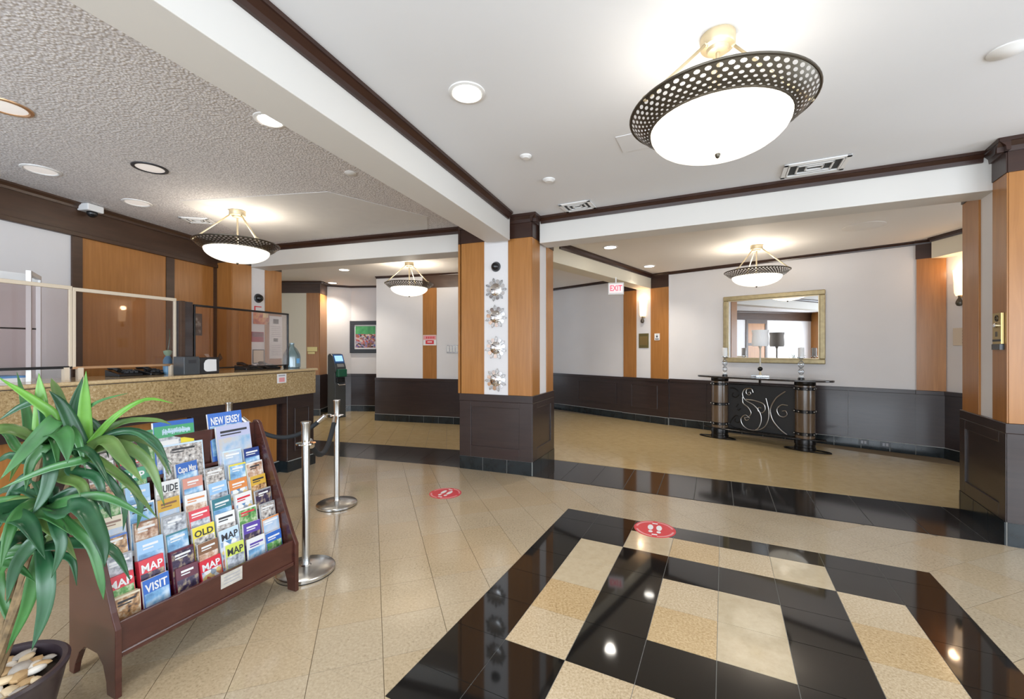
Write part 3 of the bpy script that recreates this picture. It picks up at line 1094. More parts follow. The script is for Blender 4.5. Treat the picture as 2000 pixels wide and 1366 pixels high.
def disc(x, y, z, r, h, label, name='ceiling_disc', cat='detector', mat='white'):
    o = MB().lathe([(0.0001, -h), (r * 0.55, -h), (r * 0.62, -h * 0.8), (r * 0.9, -h * 0.55), (r, -h * 0.3), (r, 0.0)], 28).build(name, mat, None, True)
    o.location = (x, y, z)
    return tag(o, label, cat)


disc(2.482, 2.112, CEIL, 0.075, 0.018, 'round white speaker disc at the right edge of the main ceiling', 'speaker_disc', 'speaker')
disc(0.107, 3.269, CEIL, 0.045, 0.02, 'small round white detector in the main ceiling, nearer the camera')
disc(0.325, 3.722, CEIL, 0.055, 0.022, 'round white detector in the main ceiling near the ceiling vents')
disc(4.105, 4.922, CEILB, 0.20, 0.016, 'large flat round cover in the alcove ceiling', 'ceiling_cover', 'cover', 'ceil_back')
disc(-1.37, 3.582, CEIL, 0.05, 0.012, 'small round cap in the popcorn ceiling beside the beam')


def vent(x, y, z, rz, w, d, label):
    t = thing('ceiling_vent', label, 'vent', (x, y, z), rz, 'ceiling vents')
    MB().box(-w / 2, w / 2, -d / 2, d / 2, -0.003, 0.0).build('vent_back', 'blackm', t)
    b = MB()
    for (a, c, e, g) in ((-w / 2, w / 2, -d / 2, -d / 2 + 0.03), (-w / 2, w / 2, d / 2 - 0.03, d / 2), (-w / 2, -w / 2 + 0.03, -d / 2, d / 2), (w / 2 - 0.03, w / 2, -d / 2, d / 2)):
        b.box(a, c, e, g, -0.014, 0.0)
    b.build('vent_frame', 'white', t)
    for q in range(3):
        h = 0.5 - 0.14 * (q + 0.55)
        s = MB()
        W, Dd = w * h, d * h
        for (a, c, e, g) in ((-W, W, -Dd, -Dd + 0.012), (-W, W, Dd - 0.012, Dd), (-W, -W + 0.012, -Dd, Dd), (W - 0.012, W, -Dd, Dd)):
            s.box(a, c, e, g, -0.016, -0.002)
        s.build('louvre', 'white', t)
    return t


GRZ = -math.radians(26.67)
vent(0.683, 4.397, CEIL, GRZ, 0.33, 0.26, 'square white ceiling vent close to the centre column')
vent(2.472, 3.452, CEIL, GRZ, 0.44, 0.30, 'square white ceiling vent close to the right beam')
vent(-3.634, 4.884, CEIL, 0.2, 0.30, 0.22, 'ceiling vent over the counter beside the pendant')
o = MB().box(-0.16, 0.16, -0.13, 0.13, -0.004, 0.0).build('access_panel', 'ceil', None, bevel=0.002)
o.location = (0.93, 3.02, CEIL)
o.rotation_euler = (0, 0, GRZ)
tag(o, 'flush square access panel in the main ceiling left of the big pendant', 'access panel')

# ------------------------------------------------------------------ sconces
def sconce(fr, u, zb, label, power=9, o=0.0):
    p = fr.p(u, o, 0)
    t = thing('wall_sconce', label, 'sconce', (p[0], p[1], zb), fr.rz, 'wall sconces')
    MB().box(-0.035, 0.035, -0.02, 0.0, 0.05, 0.34).build('back_plate', 'champagne', t, bevel=0.004)
    b = MB()
    b.lathe([(0.052, 0.08), (0.066, 0.12), (0.070, 0.24), (0.078, 0.40)], 20, (0, -0.012, 0), math.pi, 2 * math.pi)
    b.build('glass_shade', 'sconce', t, True)
    MB().lathe([(0.0001, -0.052), (0.022, -0.045), (0.034, -0.02), (0.034, 0.0), (0.022, 0.03), (0.012, 0.05), (0.012, 0.08)], 16, (0, -0.04, 0)).build('finial', 'pewter', t, True)
    ld = bpy.data.lights.new('sconce_bulb', 'POINT')
    ld.energy = power
    ld.color = (1.0, 0.68, 0.42)
    ld.shadow_soft_size = 0.05
    lo = bpy.data.objects.new('sconce_bulb', ld)
    link(lo, t)
    lo.location = (0, -0.10, 0.40)
    return t


sconce(pilR, 0.437, 1.96, 'glowing sconce on the white strip of the pilaster, far from the camera', 3.2, 0.018)
sconce(sideW, 0.21, 1.99, 'glowing sconce on the alcove side wall by the right column', 3, 0.0)

# ------------------------------------------------------------------ exit sign under the cream beam
t = thing('exit_sign', 'white exit sign with red letters hanging under the cream beam', 'sign', (1.70, 6.90, 2.295), math.radians(-14))
MB().box(-0.125, 0.125, -0.035, 0.035, 0.0, 0.195).build('housing', 'whitep', t, bevel=0.006)
MB().box(-0.01, 0.01, -0.01, 0.01, 0.195, 0.285).build('bracket', 'whitep', t)
MB().box(-0.105, 0.105, -0.0365, -0.034, 0.03, 0.17).build('face_plate', plain('lit_sign_face', (0.9, 0.8, 0.8), 0.4, emit=(1, 0.8, 0.8), estr=0.35), t)
lettering('EXIT', plain('lit_red_letters', (0.8, 0.05, 0.08), 0.4, emit=(1, 0.12, 0.18), estr=0.9), t, (0, -0.0372, 0.10), 0.13, 0.19, bold=0.003)

# ------------------------------------------------------------------ small plates, cameras and signs on walls
def plate(name, fr, u0, u1, z0, z1, mat, label, cat, o=0.0, t=0.012):
    c = fr.p((u0 + u1) / 2, o, z0)
    r = thing(name, label, cat, c, fr.rz)
    w = (u1 - u0) / 2
    MB().box(-w, w, -t, 0.0, 0.0, z1 - z0).build('plate', mat, r, bevel=0.002)
    return r, w, z1 - z0


r, w, h = plate('brass_plaque', pilR, 0.343, 0.55, 1.43, 1.712, 'olive', 'olive bronze plaque under the sconce on the pilaster', 'plaque', 0.016)
MB().box(-w * .8, w * .8, -0.0135, -0.012, h * .2, h * .8).build('engraved_field', 'brass', r)
r, w, h = plate('room_sign', pilR, 0.677, 0.781, 1.576, 1.703, 'whitep', 'small white restroom sign on the orange pilaster panel', 'sign', 0.026)
MB().lathe([(0.0001, 0), (0.010, 0), (0.010, 0.004), (0.0001, 0.004)], 12, (0, 0, 0)).build('symbol_head', 'ink', r, loc=(0, -0.016, h * 0.78))
MB().box(-0.014, 0.014, -0.0132, -0.012, h * 0.40, h * 0.68).build('symbol_body', 'ink', r)
MB().box(-w * .7, w * .7, -0.0132, -0.012, h * 0.12, h * 0.24).build('caption_strip', 'ink', r)
r, w, h = plate('brass_plaque', k2F, k2F.L - 0.25, k2F.L - 0.035, 1.36, 1.455, 'brass', 'brass plaque on the orange column in the passage', 'plaque', 0.013)
MB().box(-w * .85, w * .55, -0.0135, -0.012, -0.055, -0.01).build('lower_plate', 'brass', r)
r, w, h = plate('switch_plate', wallB, 1.511, 1.75, 1.332, 1.487, 'steel', 'four-gang steel switch plate on the white back wall', 'switch')
for k in range(4):
    x = -w + (k + 0.5) * 2 * w / 4
    MB().box(x - 0.018, x + 0.018, -0.02, -0.011, h * .15, h * .85).build('rocker_switch', 'white', r, bevel=0.002)
r, w, h = plate('wall_sign', wallB, 1.023, 1.301, 1.479, 1.675, 'paper', 'red and white notice sign on the orange strip of the back wall', 'sign', 0.009, 0.004)
MB().box(-w * .95, w * .95, -0.0052, -0.004, h * .55, h * .95).build('upper_band', 'pinkprint', r)
MB().box(-w * .62, w * .62, -0.0052, -0.004, h * .12, h * .50).build('red_block', 'redprint', r)
for k in range(5):
    x = -w * .55 + k * w * .27
    MB().box(x, x + w * .15, -0.0062, -0.005, h * .66, h * .86).build('headline_mark', 'redprint', r)
for s in (-1, 1):
    MB().lathe([(0.0001, 0), (0.022, 0.0), (0.022, 0.0015), (0.0001, 0.0015)], 16).build('face_mark', 'whitep', r, loc=(s * w * .78, -0.006, h * .3)).rotation_euler = (math.pi / 2, 0, 0)
MB().box(-w * .35, w * .35, -0.0062, -0.005, h * .28, h * .38).build('white_line', 'paper', r)
r, w, h = plate('keypad_plate', sideW, 0.10, 0.30, 1.45, 1.67, 'creamrail', 'cream control plate under the sconce on the alcove wall', 'control panel')
for k in range(5):
    MB().box(w * .2, w * .55, -0.015, -0.011, h * (0.12 + k * .165), h * (0.2 + k * .165)).build('control_button', 'ink', r)
# brass keypad on the right column
r, w, h = plate('door_keypad', rcolS, 0.040, 0.165, 1.44, 1.668, 'brass', 'brass keypad with knob and black base on the right column', 'keypad', -0.003, 0.018)
MB().lathe([(0.018, 0), (0.018, 0.012), (0.012, 0.016), (0.0001, 0.016)], 16).build('turn_knob', 'chrome', r, True, loc=(0, -0.018, h * .60)).rotation_euler = (math.pi / 2, 0, 0)
MB().lathe([(0.024, 0), (0.024, 0.004), (0.017, 0.005), (0.017, 0.0)], 16).build('ring_mark', 'pewter', r, True, loc=(0, -0.018, h * .83)).rotation_euler = (math.pi / 2, 0, 0)
MB().box(-0.015, 0.015, -0.021, -0.017, h * .24, h * .40).build('key_slot', 'pewter', r)
MB().box(-w, w, -0.02, -0.017, h * .08, h * .15).build('dark_stripe', 'ink', r)
MB().box(-w, w, -0.024, 0.0, -0.042, -0.001).build('black_base', 'black', r)


def dome_camera(fr, u, z, label, o=0.0, r=0.045):
    p = fr.p(u, o, z)
    t = thing('dome_camera', label, 'camera', p, fr.rz)
    c = MB().lathe([(r * 1.15, 0.0), (r * 1.15, 0.012), (r, 0.02)], 24).build('mount_ring', 'darkgrey', t, True)
    c.rotation_euler = (math.pi / 2, 0, 0)
    d = MB().lathe([(r, 0.015)] + [(r * math.cos(a), 0.018 + r * math.sin(a)) for a in [i * math.pi / 16 for i in range(8)]] + [(0.0001, 0.018 + r)], 24).build('dome', 'black', t, True)
    d.rotation_euler = (math.pi / 2, 0, 0)
    return t


dome_camera(colF, 0.463, 2.348, 'black dome camera above the sunburst mirrors on the centre column', -0.016, 0.05)
dome_camera(col1, 0.418, 2.168, 'black dome camera on the cream strip of the counter column', 0.0, 0.06)
cp = contW.p(CW0 + 0.637, 0.055, 2.80)
t = thing('security_camera', 'white box camera under the ceiling on the brown header', 'camera', cp, contW.rz)
MB().box(-0.075, 0.075, -0.11, 0.025, 0.025, 0.095).build('housing', 'whitep', t, bevel=0.008)
MB().ball((0.0, -0.06, 0.012), 0.045).build('lens_dome', 'black', t, True)

# ------------------------------------------------------------------ framed picture in the recess
pp = rec2.p(0.34, 0.0, 1.32)
t = thing('framed_picture', 'dark framed picture with green top and crowd of colours in the recess', 'picture', pp, rec2.rz)
fw, fh = 0.36, 0.73
b = MB()
for a in ((-fw, fw, 0, 0.09), (-fw, fw, fh - 0.09, fh), (-fw, -fw + 0.10, 0.09, fh - 0.09), (fw - 0.10, fw, 0.09, fh - 0.09)):
    b.box(a[0], a[1], -0.035, 0.0, a[2], a[3])
b.build('frame', 'charcoal', t, bevel=0.006)
MB().box(-fw + .09, fw - .09, -0.012, 0.0, 0.08, fh - .08).build('mat_board', 'paper', t)
MB().box(-fw + .125, fw - .125, -0.0135, -0.012, 0.12, fh - .30).build('crowd_print', picture('crowd_print', [(0.02, 0.03, 0.03), (0.35, 0.12, 0.05), (0.08, 0.08, 0.35), (0.6, 0.5, 0.42), (0.45, 0.06, 0.05)], 26, kind='vor'), t)
MB().box(-fw + .125, fw - .125, -0.0135, -0.012, fh - .30, fh - .12).build('green_print', picture('green_print', [(0.03, 0.20, 0.06), (0.08, 0.36, 0.12)], 8), t)

# ------------------------------------------------------------------ sunburst mirrors on the centre column
ray = MB()
pr_ = [(0.052, -0.012), (0.074, -0.017), (0.092, -0.019), (0.101, 0.0), (0.092, 0.019), (0.074, 0.017), (0.052, 0.012)]
ray.prism_axis(pr_, 0.004, 0.010, lambda a, b, t_: (a, -t_, b))
ray_me = ray.mesh('ray', 'chrome')
ray2_me = MB().prism_axis([(0.05, -0.007), (0.10, -0.013), (0.118, 0.0), (0.10, 0.013), (0.05, 0.007)], 0.008, 0.014, lambda a, b, t_: (a, -t_, b)).mesh('ray', 'petal')
spot = ('top', 'second from top', 'third from top', 'bottom')
for k, z in enumerate((2.085, 1.775, 1.418, 1.049)):
    p = colF.p(0.463, -0.016, z)
    t = thing('sunburst_mirror', 'silver sunburst mirror on the white column strip, %s of four' % spot[k], 'mirror', p, colF.rz, 'sunburst mirrors on the column')
    m = MB().lathe([(0.060, 0.0), (0.060, 0.014), (0.052, 0.018), (0.0001, 0.020)], 28).build('round_mirror', 'mirror', t, True)
    m.rotation_euler = (math.pi / 2, 0, 0)
    t.scale = (1.18, 1.18, 1.18)
    n = 14
    for q in range(n):
        o = bpy.data.objects.new('ray', ray_me if q % 2 else ray2_me)
        link(o, t)
        o.rotation_euler = (0.0, 2 * math.pi * q / n + 0.13 * k, 0)

# ------------------------------------------------------------------ floor decals
foot_me = None
for (x, y, lab) in ((-0.648, 4.104, 'round red footprint decal on the beige tiles left of the column'), (1.112, 3.286, 'round red footprint decal at the edge of the black and sand rug')):
    t = thing('floor_decal', lab, 'floor sticker', (x, y, 0.0), math.radians(-20), 'red footprint stickers')
    MB().lathe([(0.155, 0.0), (0.155, 0.0012), (0.0001, 0.0012)], 48).build('red_disc', 'redprint', t)
    rg = MB()
    for q in range(48):
        a, b_ = 2 * math.pi * q / 48, 2 * math.pi * (q + 1) / 48
        if q % 24 in (0, 1, 23, 12, 11):
            continue
        rg.add([(r_ * math.cos(c_), r_ * math.sin(c_), 0.0016) for r_, c_ in ((0.128, a), (0.143, a), (0.143, b_), (0.128, b_))], [(0, 1, 2, 3)])
    rg.build('pale_ring', 'pinkprint', t)
    for sx in (-1, 1):
        ft = MB()
        ft.add([(sx * 0.032 + 0.021 * math.cos(q * math.pi / 8), 0.025 + 0.052 * math.sin(q * math.pi / 8), 0.0017) for q in range(16)], [tuple(range(16))])
        ft.add([(sx * 0.030 + 0.016 * math.cos(q * math.pi / 8), -0.055 + 0.020 * math.sin(q * math.pi / 8), 0.0017) for q in range(16)], [tuple(range(16))])
        ft.build('footprint', 'paper', t)
    for yy in (-0.105, 0.105):
        MB().box(-0.02, 0.02, yy - 0.009, yy + 0.009, 0.001, 0.0016).build('caption_mark', 'paper', t)

# ------------------------------------------------------------------ reception counter
CL = contL
U0, U1 = -0.95, CL.L
ct = thing('reception_counter', 'long reception counter with speckled granite fascia and dark base', 'counter')
MB().wbox(CL, U0, U1, 0.868, 1.135, -0.03, 0.0).build('granite_fascia', 'counter', ct, bevel=0.003)
MB().wbox(CL, U1 - 0.03, U1, 0.868, 1.135, -0.62, -0.03).build('end_fascia', 'counter', ct)
prof = [(-0.62, 1.140), (0.004, 1.140), (0.014, 1.144), (0.018, 1.152), (0.014, 1.166), (0.004, 1.170), (-0.62, 1.170)]
MB().prism_axis(prof, U0, U1 + 0.018, lambda a, b, t_: CL.p(t_, a, b)).build('counter_top', 'counter_top', ct)
MB().wbox(CL, U0, U1 - 0.01, 1.132, 1.142, -0.6, -0.006).build('shadow_joint', 'ink', ct)
MB().wbox(CL, U0, U1 - 0.02, 0.0, 0.868, -0.60, -0.14).build('carcass', 'dark', ct)
MB().wbox(CL, U0, U1 - 0.02, 0.79, 0.868, -0.14, -0.03).build('apron_rail', 'dark', ct)
for a, b in ((-0.9, 0.28), (0.42, 1.22), (1.36, 2.20)):
    MB().wbox(CL, a, b, 0.13, 0.79, -0.14, -0.125).build('veneer_panel', 'wood', ct)
for a, b in ((0.28, 0.42), (1.22, 1.36)):
    MB().wbox(CL, a, b, 0.13, 0.79, -0.14, -0.06).build('pilaster_board', 'dark', ct, bevel=0.004)
MB().wbox(CL, 2.24, U1 - 0.02, 0.0, 0.868, -0.60, 0.0 - 0.012).build('end_pilaster', 'dark', ct, bevel=0.004)
raised_panel(ct, CL, 2.34, U1 - 0.10, 0.22, 0.72, -0.012)
skirting(ct, CL, U0, 2.225, 0.125, 0.30, -0.14, -0.105)
skirting(ct, CL, 2.225, U1 - 0.01, 0.125, 0.44, -0.02, 0.006)
endf = Fr(CL.p(2.225, -0.14, 0)[:2], CL.p(2.225, 0.006, 0)[:2])
MB().wbox(CL, 2.222, 2.235, 0.0, 0.125, -0.14, 0.004).build('skirting_tile', 'skirt', ct)
MB().wbox(CL, U1 - 0.022, U1 - 0.008, 0.0, 0.125, -0.60, 0.004).build('skirting_tile', 'skirt', ct)
# blank white sticker on the fascia
r, w, h = plate('fascia_sticker', CL, 2.089, 2.214, 1.025, 1.128, 'paper', 'small white printed sticker near the end of the granite fascia', 'sticker', 0.001, 0.002)
MB().box(-w * .7, w * .7, -0.003, -0.002, h * .74, h * .88).build('print_line', 'greyink', r)
MB().box(-w * .6, w * .6, -0.003, -0.002, h * .12, h * .60).build('print_block', 'pinkprint', r)

# ------------------------------------------------------------------ sneeze guards on the counter
def guard(name, label, u0, u1, z0, z1, o, rail, side, bottom, foot=True, w=0.014):
    c = CL.p(u0, o, 1.17)
    t = thing(name, label, 'sneeze guard')
    MB().wbox(CL, u0, u1, z0, z1, o - 0.003, o + 0.003).build('clear_pane', 'acryl', t)
    MB().wbox(CL, u0, u1, z1 - w, z1 + w, o - 0.012, o + 0.012).build('top_rail', rail, t, bevel=0.003)
    MB().wbox(CL, u0, u1, z0 - w * .7, z0 + w * .7, o - 0.010, o + 0.010).build('bottom_rail', bottom, t, bevel=0.002)
    for uu in (u0, u1 - w * 1.4):
        MB().wbox(CL, uu, uu + w * 1.4, z0, z1, o - 0.010, o + 0.010).build('side_rail', side, t, bevel=0.002)
    for uu in (u0 + 0.03, u1 - 0.05):
        MB().wbox(CL, uu, uu + 0.03, 1.170, z0, o - 0.02, o + 0.02).build('foot', side, t)
    return t


guard('sneeze_guard', 'clear acrylic guard with cream rails along the counter', 0.470, 1.206, 1.26, 1.858, -0.25, 'creamrail', 'creamrail', 'copper')
guard('sneeze_guard', 'clear acrylic guard with black lower rail at the left picture edge', -0.35, 0.468, 1.265, 1.866, -0.25, 'creamrail', 'creamrail', 'black')
guard('sneeze_guard', 'clear acrylic guard with black frame at the counter end', 1.367, 2.484, 1.213, 1.825, -0.25, 'black', 'black', 'black', w=0.010)
t = thing('guard_post', 'dark brown upright post between two sneeze guards', 'post')
MB().wbox(CL, 1.222, 1.352, 1.170, 1.852, -0.29, -0.235).build('post_board', 'dark', t, bevel=0.004)
MB().wbox(CL, 1.222, 1.256, 1.170, 1.852, -0.235, -0.20).build('edge_strip', 'brownhead', t)
# white framed glass partition at the left
t = thing('glass_partition', 'white framed glass partition on the counter at far left', 'partition')
q0, q1 = CL.p(0.245, -0.27, 0), CL.p(0.405, -0.52, 0)
pf = Fr(q0[:2], q1[:2])
for fr_, a, b in ((pf, -0.013, 0.013), (pf, pf.L - 0.013, pf.L + 0.013)):
    MB().wbox(pf, a, b, 1.170, 1.96, -0.013, 0.013).build('white_post', 'white', t, bevel=0.002)
MB().wbox(pf, 0.0, pf.L, 1.93, 1.96, -0.013, 0.013).build('top_bar', 'white', t)
MB().wbox(CL, -0.5, 0.405, 1.90, 1.965, -0.54, -0.51).build('top_bar', 'white', t)
MB().wbox(CL, -0.5, 0.405, 1.55, 1.562, -0.53, -0.515).build('middle_bar', 'black', t)
MB().wbox(CL, -0.5, 0.40, 1.18, 1.90, -0.525, -0.521).build('pane', 'acryl', t)

# ------------------------------------------------------------------ things on the counter
def on_counter(u, o):
    return CL.p(u, o, 1.170)


crz = CL.rz
t = thing('desk_caddy', 'black plastic caddy with a blank white rounded label', 'caddy', on_counter(1.31, -0.12), crz)
MB().box(-0.165, -0.03, -0.07, 0.07, 0.0, 0.165).build('grey_box', 'darkgrey', t, bevel=0.005)
MB().box(-0.125, -0.06, -0.073, -0.069, 0.105, 0.135).build('hand_slot', 'ink', t)
MB().box(-0.03, 0.165, -0.065, 0.075, 0.0, 0.155).build('black_box', 'black', t, bevel=0.005)
lab = MB()
pts = [(0.015, 0.045), (0.028, 0.028), (0.045, 0.022), (0.135, 0.024), (0.132, 0.135), (0.055, 0.138), (0.03, 0.128), (0.015, 0.10)]
lab.prism_axis(pts, 0.066, 0.0685, lambda a, b, c: (a, -c, b))
lab.build('white_label', 'paper', t)
# black telephones / card readers
def gadget(u, o, label, w=0.11, rz=0.0):
    t = thing('desk_phone', label, 'telephone', on_counter(u, o), crz + rz, 'black telephones on the counter')
    MB().prism_axis([(-0.09, 0.0), (0.09, 0.0), (0.09, 0.055), (-0.09, 0.02)], -w, w, lambda a, b, c: (c, a, b)).build('base', 'black', t, bevel=0.004)
    MB().tube([(-w * 0.75, -0.06, 0.05), (-w * 0.75, 0.0, 0.072), (-w * 0.75, 0.07, 0.072)], 0.018, 10).build('handset', 'black', t, True)
    for a in range(3):
        for b in range(3):
            x, y = -w * 0.15 + a * 0.035, -0.05 + b * 0.035
            MB().box(x - 0.012, x + 0.012, y - 0.012, y + 0.012, 0.028 + b * 0.007, 0.042 + b * 0.007).build('key', 'darkgrey', t)
    return t


gadget(0.90, -0.42, 'black desk phone behind the cream-railed guard', 0.09)
gadget(1.08, -0.40, 'black card terminal beside the dark guard post', 0.06, 0.15)
gadget(2.10, -0.42, 'black desk phone under the framed flyers at the counter end', 0.11)
gadget(2.36, -0.42, 'black card terminal at the counter end', 0.09, -0.1)
t = thing('spray_bottle', 'small blue spray bottle with green top behind the guard', 'bottle', on_counter(1.21, -0.36), 0)
MB().lathe([(0.034, 0), (0.036, 0.01), (0.036, 0.13), (0.024, 0.16), (0.014, 0.17)], 20).build('bottle_body', plain('blue_plastic', (0.18, 0.36, 0.55), 0.35), t, True)
MB().lathe([(0.016, 0.17), (0.03, 0.19), (0.035, 0.215), (0.012, 0.225)], 16).build('trigger_head', plain('mint_plastic', (0.35, 0.6, 0.42), 0.4), t, True)
MB().tube([(0, 0, 0.22), (0.01, 0.01, 0.34), (0.0, 0.02, 0.42)], 0.004, 6).build('stem', 'green', t)
t = thing('water_jug', 'translucent pale blue plastic jug at the counter end', 'jug', on_counter(2.585, -0.30), crz)
MB().lathe([(0.085, 0.0), (0.098, 0.012), (0.098, 0.13), (0.092, 0.17), (0.06, 0.235), (0.028, 0.27), (0.026, 0.30)], 24).build('jug_body', 'bluepl', t, True)
MB().lathe([(0.028, 0.295), (0.028, 0.31), (0.0001, 0.312)], 16).build('cap', 'bluepl', t, True)
MB().box(-0.022, 0.022, -0.101, -0.096, 0.06, 0.12).build('blue_mark', plain('blue_print', (0.15, 0.42, 0.75), 0.4), t)
t = thing('wire_basket', 'crumpled clear wrap on the counter beside the black caddy', 'plastic wrap', on_counter(1.62, -0.33), crz)
cr = MB()
rnd = random.Random(11)
for k in range(5):
    pth = [(rnd.uniform(-0.12, 0.12), rnd.uniform(-0.05, 0.05), rnd.uniform(0.005, 0.03)), (rnd.uniform(-0.09, 0.09), rnd.uniform(-0.05, 0.05), rnd.uniform(0.1, 0.2)), (rnd.uniform(-0.12, 0.12), rnd.uniform(-0.05, 0.05), rnd.uniform(0.04, 0.2)), (rnd.uniform(-0.12, 0.12), rnd.uniform(-0.05, 0.05), 0.005)]
    cr.add(pth, [(0, 1, 2), (0, 2, 3)])
cr.build('film', 'crystal', t)
t.name = 'plastic_wrap'
t = thing('paper_stack', 'stack of blue and white papers on the counter at far left', 'papers', on_counter(0.10, -0.40), crz + 0.1)
MB().box(-0.16, 0.16, -0.11, 0.11, 0.0, 0.03).build('white_sheets', 'paper', t)
MB().box(-0.155, 0.15, -0.105, 0.11, 0.03, 0.045).build('blue_folder', plain('blue_folder', (0.12, 0.26, 0.48), 0.5), t)

# ------------------------------------------------------------------ sheets pinned to the counter column
def sheet(u0, u1, z0, z1, label, mat, cat='flyer', o=0.0, parts=()):
    r, w, h = plate('pinned_sheet', col1, u0, u1, z0, z1, mat, label, cat, o, 0.004)
    for nm, (a, b, c, d), mm in parts:
        MB().box(-w + 2 * w * a, -w + 2 * w * b, -0.0055, -0.004, h * c, h * d).build(nm, mm, r)
    return r


sheet(0.324, 0.596, 1.78, 1.972, 'orange and red room photo flyer on the counter column', picture('room_photo', [(0.25, 0.02, 0.02), (0.5, 0.09, 0.03), (0.75, 0.34, 0.12), (0.10, 0.03, 0.03)], 12), o=0.013, parts=(('lamp_glow_print', (0.6, 0.95, 0.55, 0.95), picture('glow_photo', [(0.8, 0.45, 0.14), (0.9, 0.65, 0.3)], 20)),))
sheet(0.307, 0.515, 1.513, 1.664, 'dark pink flyer on the cream strip of the counter column', plain('rose_print', (0.36, 0.045, 0.075), 0.5), parts=(('dark_band', (0.05, 0.95, 0.5, 0.95), picture('grey_rose_photo', [(0.10, 0.02, 0.04), (0.3, 0.14, 0.17)], 30)),))
sheet(0.324, 0.524, 1.19, 1.40, 'small framed certificate low on the cream strip of the counter column', 'charcoal', 'certificate', parts=(('certificate', (0.07, 0.93, 0.06, 0.94), 'creamrail'),))
sheet(0.605, 0.842, 1.258, 1.921, 'tall white printed notice with two dark pictures on the counter column', 'paper', 'notice', 0.013, (('upper_picture', (0.28, 0.70, 0.82, 0.93), 'ink'), ('lower_picture', (0.30, 0.64, 0.40, 0.48), 'ink')) + tuple(('text_line', (0.15, 0.85, 0.52 + 0.045 * k, 0.53 + 0.045 * k), 'greyink') for k in range(6)) + tuple(('text_line', (0.15, 0.85, 0.08 + 0.045 * k, 0.09 + 0.045 * k), 'greyink') for k in range(6)))
r, w, h = plate('red_bracket', col1, 0.352, 0.475, 2.035, 2.05, 'redprint', 'thin red bracket mark above the orange flyer', 'sticker', 0.0, 0.004)
MB().box(-w, -w + 0.02, -0.004, 0.0, -0.06, 0.0).build('bracket_leg', 'redprint', r)
r, w, h = plate('wall_photo', contW, CW0 + 1.84, CW0 + 2.02, 1.59, 1.885, 'charcoal', 'small dark framed photo on the panelled wall behind the counter', 'picture', 0.013, 0.015)
MB().box(-w + .02, w - .02, -0.0165, -0.015, .03, h - .03).build('photo_print', picture('dark_photo', [(0.02, 0.02, 0.02), (0.06, 0.05, 0.04), (0.4, 0.38, 0.35)], 16), r)

# ------------------------------------------------------------------ cash machine in the passage
t = thing('cash_machine', 'slim dark grey cash machine with lit blue screen and green card slot', 'cash machine', (-3.62, 8.72, 0.0), math.radians(58))
body = [(0.13, 0.0), (0.13, 1.27), (0.09, 1.315), (0.03, 1.31), (-0.03, 1.27), (-0.13, 1.03), (-0.13, 0.96), (-0.10, 0.93), (-0.10, 0.72), (-0.12, 0.70), (-0.12, 0.0)]
MB().prism_axis(body, -0.125, 0.125, lambda a, b, c: (c, a, b)).build('cabinet', 'darkgrey', t, bevel=0.008)
blue = plain('blue_shell', (0.03, 0.09, 0.24), 0.3)


def on_slope(name, mat, s0, s1, x0, x1, o=0.006):
    A, B = Vector((-0.13, 1.03)), Vector((-0.03, 1.27))
    n_ = Vector((-(B - A).y, (B - A).x)).normalized()
    p, q = A.lerp(B, s0), A.lerp(B, s1)
    pts = [p, q, q + n_ * o, p + n_ * o]
    return MB().prism_axis([(v.x, v.y) for v in pts], x0, x1, lambda a, b, c: (c, a, b)).build(name, mat, t)


on_slope('screen_surround', blue, 0.36, 1.12, -0.115, 0.115)
on_slope('screen', 'screen', 0.52, 1.0, -0.09, 0.09, 0.010)
on_slope('keypad', 'steel', 0.04, 0.30, -0.08, 0.08, 0.008)
MB().box(-0.10, 0.10, -0.20, -0.10, 0.84, 1.00).build('green_card_slot', 'green', t, bevel=0.015)
MB().box(-0.09, 0.09, -0.14, -0.09, 0.73, 0.82).build('cash_slot', 'black', t, bevel=0.006)
MB().tube([(-0.07, -0.13, 0.70), (-0.07, -0.17, 0.68), (0.07, -0.17, 0.68), (0.07, -0.13, 0.70)], 0.010, 8).build('receipt_tray', 'chrome', t, True)

# ------------------------------------------------------------------ brochure rack
RZ = math.atan2(0.915, 0.404)
RL = 0.80
rack = thing('brochure_rack', 'mahogany brochure rack with slanted tiers full of leaflets', 'rack', (-1.592, 1.71, 0.0), RZ)
side = [(-0.022, 0.0), (0.045, 0.0), (0.050, 0.05), (0.075, 0.11), (0.12, 0.145), (0.22, 0.145), (0.265, 0.11), (0.30, 0.05), (0.315, 0.0), (0.355, 0.0), (0.355, 0.955), (0.345, 0.97), (0.315, 0.97), (0.295, 0.955), (0.012, 0.335), (-0.022, 0.275)]


def side_panel(x):
    # concave outline: build as vertical strips so the arch stays open
    import bmesh
    bm_ = bmesh.new()
    f0 = bm_.faces.new([bm_.verts.new((x, p[0], p[1])) for p in side])
    bmesh.ops.recalc_face_normals(bm_, faces=[f0])
    ex = bmesh.ops.extrude_face_region(bm_, geom=[f0])
    bmesh.ops.translate(bm_, verts=[v for v in ex['geom'] if isinstance(v, bmesh.types.BMVert)], vec=(0.022, 0, 0))
    bmesh.ops.recalc_face_normals(bm_, faces=bm_.faces[:])
    me = bpy.data.meshes.new('side_panel')
    bm_.to_mesh(me)
    bm_.free()
    me.materials.append(MT['rack'])
    o = bpy.data.objects.new('side_panel', me)
    link(o, rack)
    md = o.modifiers.new('bevel', 'BEVEL')
    md.width = 0.003
    md.segments = 2
    return o


